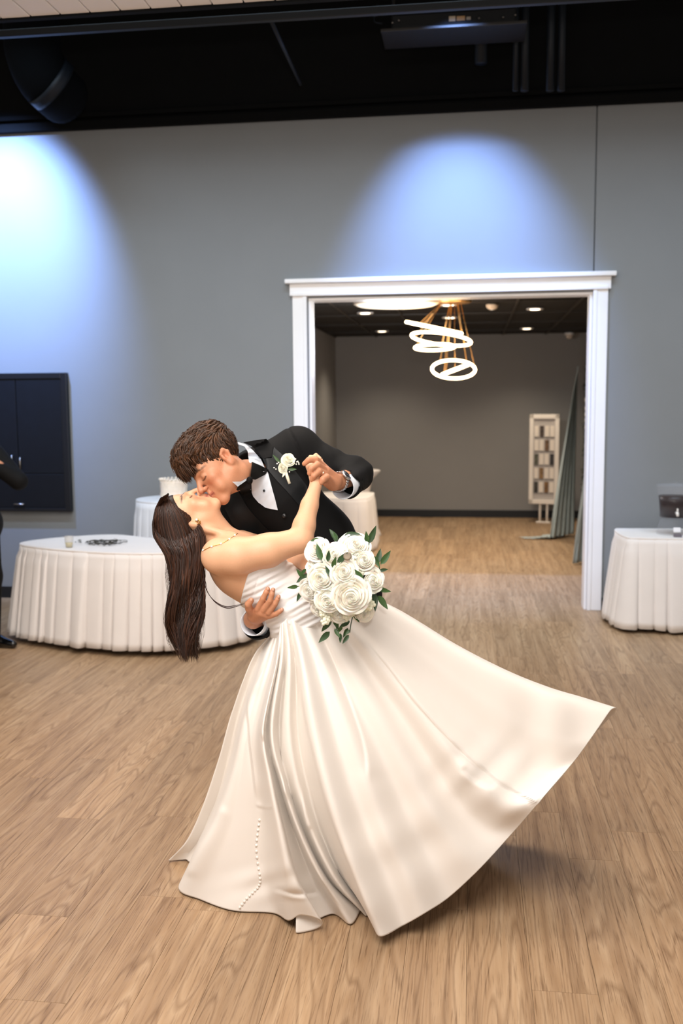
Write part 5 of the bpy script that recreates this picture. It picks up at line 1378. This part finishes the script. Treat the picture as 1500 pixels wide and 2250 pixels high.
for k in range(1900):
    ck = rn.randrange(len(clump)); cs, cph, cw = clump[ck]
    s0 = min(1, max(0, cs+rn.gauss(0, .035))); side = 1 if rn.random() < .78 else -1
    y0 = np.interp(s0, [0, .25, .5, .75, 1], [1096, 1088, 1098, 1118, 1150])+rn.uniform(-4, 6)+(18 if side < 0 else 0)
    y1 = rn.uniform(1385, 1458)*1.0 if rn.random() < .8 else rn.uniform(1250, 1400)
    lay = rn.uniform(.0, .03); pts = []; N = 26; wob = rn.uniform(0, 6.28)
    for i in range(N):
        f = i/(N-1); y = y0+(y1-y0)*f; low = min(1, max(0, (y-1200)/160))
        sx = s0+(cs-s0)*.65*low                      # gather into locks towards the ends
        wav = (8.0*low+.8)*math.sin(f*14+cph)*cw+.6*math.sin(f*27+wob)*low
        end = max(0, (f-.82)/.18); wav += end*end*8*math.sin(cph*3)
        x = hx_at(y, sx)+wav*.8
        sd_ = scalp_depth(x, y, lay*.8)
        half = (.5+.5*math.cos((sx-.5)*2.6))
        cur = 3.17-.048*half*(1-.35*low)-lay*.5+.014*low*math.sin(f*14+cph+1.3)-.010*math.sin(cs*97)*low if side > 0 else 3.2+.055*half+lay*.4
        if side > 0 and sd_ is not None:
            w_ = min(1, max(0, (y-1150)/70)); d = min(sd_-.002, 3.2)*(1-w_)+cur*w_
        elif side < 0: d = 3.2+.07*half*(1-low*.4) if y < 1190 else cur
        else: d = cur
        pts.append(P(x, y, d))
    base_c = np.array(lin(pal[(ck*7+rn.randrange(2)) % 5])[:3])*rn.uniform(.9, 1.15)
    lock(pts, rn.uniform(.0030, .0065)*(1.0 if k % 4 else .25), base_c, V, F, cc, 6, .22, -CF*(1 if side > 0 else -1)+CR*(s0-.5)*1.2+CR*rn.gauss(0, .25))
# fly-aways and the wisp caught under his hand
for k in range(9):
    o_ = rn.uniform(-1, 1)
    pts = catmull([P(444+o_, 1230+o_*8, 3.13), P(450+o_*2, 1285+o_*5, 3.13), P(468+o_*4, 1318+o_*5, 3.12), P(495+o_*3, 1334+o_*3, 3.11), P(520, 1331+o_*2, 3.10), P(540, 1325+o_, 3.08)], 24)
    lock(pts, rn.uniform(.0010, .0019), np.array(lin('#38201A')[:3]), V, F, cc, 3, .8)
for k in range(30):
    y0 = rn.uniform(1220, 1390); s_ = rn.choice((0.0, 1.0)); dirx = -1 if s_ == 0 else 1; aa = rn.uniform(3, 9); L_ = rn.uniform(50, 80)
    pts = [P(hx_at(y0+L_*f, s_)+dirx*aa*math.sin(f*3.1), y0+L_*f, 3.15) for f in np.linspace(0, 1, 14)]
    lock(pts, .0007, np.array(lin('#3E261A')[:3]), V, F, cc, 3, .9)
# scalp cover under the strands
cp_ = SDF(); E_ = lambda c, r, k, op='u': cp_.ell(TB(*c), np.array(r)*BS, BR, k*BS, op)
E_((0, -.020, .047), (.0785, .1005, .0900), .01); E_((0, .105, -.035), (.13, .085, .105), .012, 's')
for sx in (-1, 1): E_((sx*.09, .035, -.05), (.06, .055, .07), .01, 's')
E_((0, -.02, -.13), (.13, .13, .085), .012, 's')
cme, cX = cp_.mesh('cap', .004); b0 = len(V); V += [tuple(v.co) for v in cme.vertices]; F += [tuple(i+b0 for i in p.vertices) for p in cme.polygons]; cc += [np.array(lin('#22130B')[:3])]*len(cX); bpy.data.meshes.remove(cme)
me = mesh('hair', V, F); set_col(me, np.array(cc)); link('hair', me, m_hair_b, bride, True)
# ------------------------------------------------------------------ bouquet
BD = 2.91
bq = empty('bridal_bouquet', tuple(P(755, 1280, BD+.1)))
roses = [(696, 1207, 24, .05), (735, 1219, 25, .02), (779, 1200, 30, .045), (798, 1231, 24, .03), (755, 1257, 25, -.015), (707, 1271, 27, .0), (682, 1297, 23, .04), (817, 1275, 25, .04), (771, 1309, 35, -.02), (720, 1316, 26, .0), (797, 1347, 20, .05), (745, 1347, 22, .04), (684, 1246, 13, .06), (700, 1337, 18, .055)]
ctr = P(755, 1275, BD+.16)
for k, (x, y, r, dz) in enumerate(roses):
    p = P(x, y, BD+dz); ax = (p-ctr); ax = ax/np.linalg.norm(ax)*.75-CF*.7
    rose('rose', p, r*(BD+dz)/FPX*1.10, ax, m_rose if k not in (6, 13) else mat('white_rose', '#F4F1E8', .55, sss=.15), bq, 30+k)
hyd = MB(); rr = random.Random(4)
for (cx, cy, n, rad) in ((716, 1354, 16, 15), (808, 1325, 12, 13), (785, 1262, 12, 12), (760, 1345, 10, 12)):
    f_ = MB()
    for k in range(n):
        a = rr.uniform(0, 6.28); q = rr.uniform(0, 1)**.5*rad; c = P(cx+q*math.cos(a), cy+q*math.sin(a), BD+.03+rr.uniform(-.006, .01))
        for j in range(4):
            b_ = a+j*math.pi/2; f_.ball(c+CR*.006*math.cos(b_)+CD*.006*math.sin(b_), .0062, 7, 4, (1, .6, 1))
    f_.obj('hydrangea_cluster', mat('pale_green_white', '#E6E8D2', .6, noise=(40, .1, 2)), bq, True)
# core and stems, seen only between the blooms
core = SDF(); core.ell(P(752, 1278, BD+.075), (.095, .055, .115), np.stack([CR, CF, CD]), .02); core.cone(P(745, 1285, BD+.14), P(735, 1262, BD+.2), .03, .024, .02)
me, X = core.mesh('greens', .009); link('foliage_core', me, mat('dark_foliage', '#24341D', .6, noise=(40, .4, 2)), bq, True)
for k in range(8):
    a = k*.785; o_ = CR*.012*math.cos(a)+CD*.012*math.sin(a)
    MB().tube([P(742, 1280, BD+.13)+o_, P(728, 1268, BD+.185)+o_*.8, P(716, 1290, BD+.225)+o_*1.5], .0045, 7).obj('stem', mat('green_stem', '#4E6A3A', .5), bq, True)
LV = [((655, 1288), (634, 1291)), ((661, 1300), (653, 1319)), ((668, 1270), (653, 1253)), ((674, 1262), (654, 1278)), ((672, 1250), (661, 1262)), ((742, 1188), (726, 1166)), ((738, 1190), (733, 1172)), ((757, 1176), (786, 1173)),
      ((806, 1197), (804, 1171)), ((810, 1194), (824, 1160)), ((815, 1216), (806, 1200)), ((829, 1238), (835, 1210)), ((836, 1240), (855, 1214)), ((833, 1254), (850, 1251)), ((831, 1293), (855, 1299)), ((823, 1303), (824, 1338)),
      ((831, 1309), (849, 1335)), ((816, 1300), (808, 1312)), ((706, 1231), (697, 1199)), ((720, 1234), (722, 1212)), ((730, 1247), (737, 1226)), ((741, 1239), (760, 1217)), ((797, 1272), (781, 1254)), ((727, 1359), (709, 1384)),
      ((733, 1356), (742, 1380)), ((724, 1388), (703, 1409)), ((735, 1381), (745, 1399)), ((748, 1392), (747, 1410)), ((768, 1366), (750, 1360)), ((768, 1366), (748, 1377)), ((752, 1376), (740, 1390)), ((764, 1380), (755, 1398)), ((768, 1384), (760, 1394)), ((766, 1395), (754, 1412)), ((773, 1338), (787, 1364)), ((704, 1336), (728, 1350)), ((716, 1348), (703, 1340)), ((690, 1255), (684, 1270)), ((838, 1262), (838, 1276)), ((744, 1320), (752, 1330)), ((822, 1222), (832, 1244)), ((796, 1180), (780, 1174)), ((700, 1184), (684, 1188)), ((724, 1264), (716, 1246))]
m_leaf2 = mat('dark_ruscus_leaf', '#2C4526', .38, noise=(60, .25, 2))
for k, (b0, t0) in enumerate(LV):
    dd = BD+(.035 if 690 < t0[0] < 800 and 1190 < t0[1] < 1350 else .06)-(.05 if 1196 < t0[1] < 1256 and 690 < t0[0] < 785 else 0)
    t0 = (b0[0]+(t0[0]-b0[0])*1.18, b0[1]+(t0[1]-b0[1])*1.18); L_ = math.hypot(t0[0]-b0[0], t0[1]-b0[1])*BD/FPX
    leaf(bq, P(*b0, dd), P(*t0, dd-.01*math.sin(k)), max(.011, min(.021, L_*.42)), -CF+CR*.35*math.sin(k*1.7)+CD*.3*math.cos(k*2.3), (m_leaf, m_leaf2)[k % 2], .12*math.sin(k*2.1))
for (pl_) in ([(735, 1345), (736, 1370), (745, 1395)], [(780, 1335), (772, 1365), (768, 1390)], [(822, 1290), (826, 1310), (824, 1330)], [(820, 1245), (812, 1205), (810, 1190)], [(700, 1285), (668, 1290), (655, 1288)], [(835, 1262), (832, 1240), (826, 1225)]):
    MB().tube([P(*q, BD+.058) for q in catmull(pl_, 8)], .0016, 6).obj('twig', m_leaf2, bq, True)
pod = MB(); pod.lathe(P(763, 1222, BD-.02), [(.011, -.008), (.013, .0), (.010, .006), (.007, .004), (.004, .006), (.002, .005)], 18, -CF+CD*-.3); pod.obj('seed_pod', mat('grey_brown_pod', '#8A7D6A', .6, noise=(60, .3, 2)), bq, True)
tag(bq, 'bouquet of ivory roses with trailing green ruscus leaves held at the hip', 'bouquet')

# ------------------------------------------------------------------ guest at the edge of the room, clapping
gq = PZ(-44, 1428); gx, gy = gq[0], gq[1]
guest = empty('person', (gx, gy, 0)); tag(guest, 'person in a dark suit clapping beside the curved white table', 'person')
GFx = np.array([1.0, -.25, 0]); GFx /= np.linalg.norm(GFx); GRt = np.cross(GFx, [0, 0, 1])
W = lambda f, r, z: np.array((gx, gy, 0))+GFx*f+GRt*r+np.array((0, 0, z))
hs_ = SDF(); hc = W(.04, 0, 1.66); HRg = np.stack([GRt, GFx, np.array((0, 0, 1.))]); head(hs_, hc, HRg, .9, True)
hs_.cone(hc+[0, 0, -.06], W(-.02, 0, 1.47), .055, .06, .03); hs_.chain([W(-.02, 0, 1.45), W(-.02, 0, 1.2), W(-.02, 0, .95)], [.09, .1, .1], .04)
h1, h2 = P(-3, 990, 6.35), P(-3, 1010, 6.38)
hands = W(.13, 0, 1.37)
for r_ in (-1, 1):
    el_ = W(.25, r_*.17, 1.16)
    hs_.chain([W(-.02, r_*.17, 1.40), el_, hands+GRt*r_*.035-[0, 0, .05]], [.045, .04, .03], .02)
    pc = hands+GRt*r_*.02
    hs_.cone(pc-[0, 0, .05], pc+[0, 0, .03], .03, .03, .01)
    for k in range(4): hs_.cone(pc+GFx*(.025-.017*k)+[0, 0, .03], pc+GFx*(.03-.018*k)+GRt*r_*.006+[0, 0, .105-.008*abs(k-1)], .0095, .008, .004)
    hs_.cone(pc-GFx*.02-[0, 0, .02], pc-GFx*.055+[0, 0, .03], .013, .010, .006)
    hs_.chain([W(-.02, r_*.08, .93), W(.0, r_*.10, .5), W(-.02, r_*.11, .1)], [.08, .06, .045], .03)
me, X = hs_.mesh('guest_body', .006); set_col(me, head_color(X, hc, HRg, .9, lin('#C58A68'), lin('#A0604E'), lin('#3A2A20'), lin('#2A1C16'), .004)); link('body', me, m_skin_g, guest, True)
js = SDF(); js.chain([W(-.02, 0, 1.40), W(-.01, 0, 1.15), W(0, 0, .82)], [.14, .15, .16], .05); js.cone(W(-.02, -.17, 1.40), W(-.02, .17, 1.40), .075, .075, .04)
js.ell(W(.08, 0, .88), (.12, .16, .12), None, .05)
for r_ in (-1, 1):
    el_ = W(.25, r_*.17, 1.16)
    js.chain([W(-.02, r_*.18, 1.40), el_, hands+GRt*r_*.05-[0, 0, .09]], [.075, .06, .048], .02)
js.half((0, 0, .74), (0, 0, -1), .006)
me, X = js.mesh('guest_jacket', .009); link('jacket', me, m_tux, guest, True)
ts = SDF()
for r_ in (-1, 1): ts.chain([W(0, r_*.075, .88), W(.02, r_*.10, .5), W(-.01, r_*.11, .05)], [.115, .085, .07], .03)
ts.half((0, 0, .03), (0, 0, -1), .004)
me, X = ts.mesh('guest_trousers', .009); link('trousers', me, m_tux, guest, True)
for r_ in (-1, 1):
    s_ = SDF(); a = W(.0, r_*.11, .042); s_.chain([a-GFx*.05, a+GFx*.08, a+GFx*.19-[0, 0, .012]], [.042, .041, .029], .02); s_.half((0, 0, .004), (0, 0, -1), .004)
    me, X = s_.mesh('guest_shoe', .006); link('shoe', me, m_shoe, guest, True)
hr = SDF(); hr.ell(hc+HRg[1]*-.025+HRg[2]*.05, (.085*.95, .1*.95, .088*.95), HRg, .01); hr.ell(hc+HRg[1]*.09-HRg[2]*.03, (.1, .085, .09), HRg, .01, 's')
me, X = hr.mesh('guest_hair', .006); set_col(me, np.tile(lin('#2E2018'), (len(X), 1))); link('hair', me, m_hair_g, guest, True)
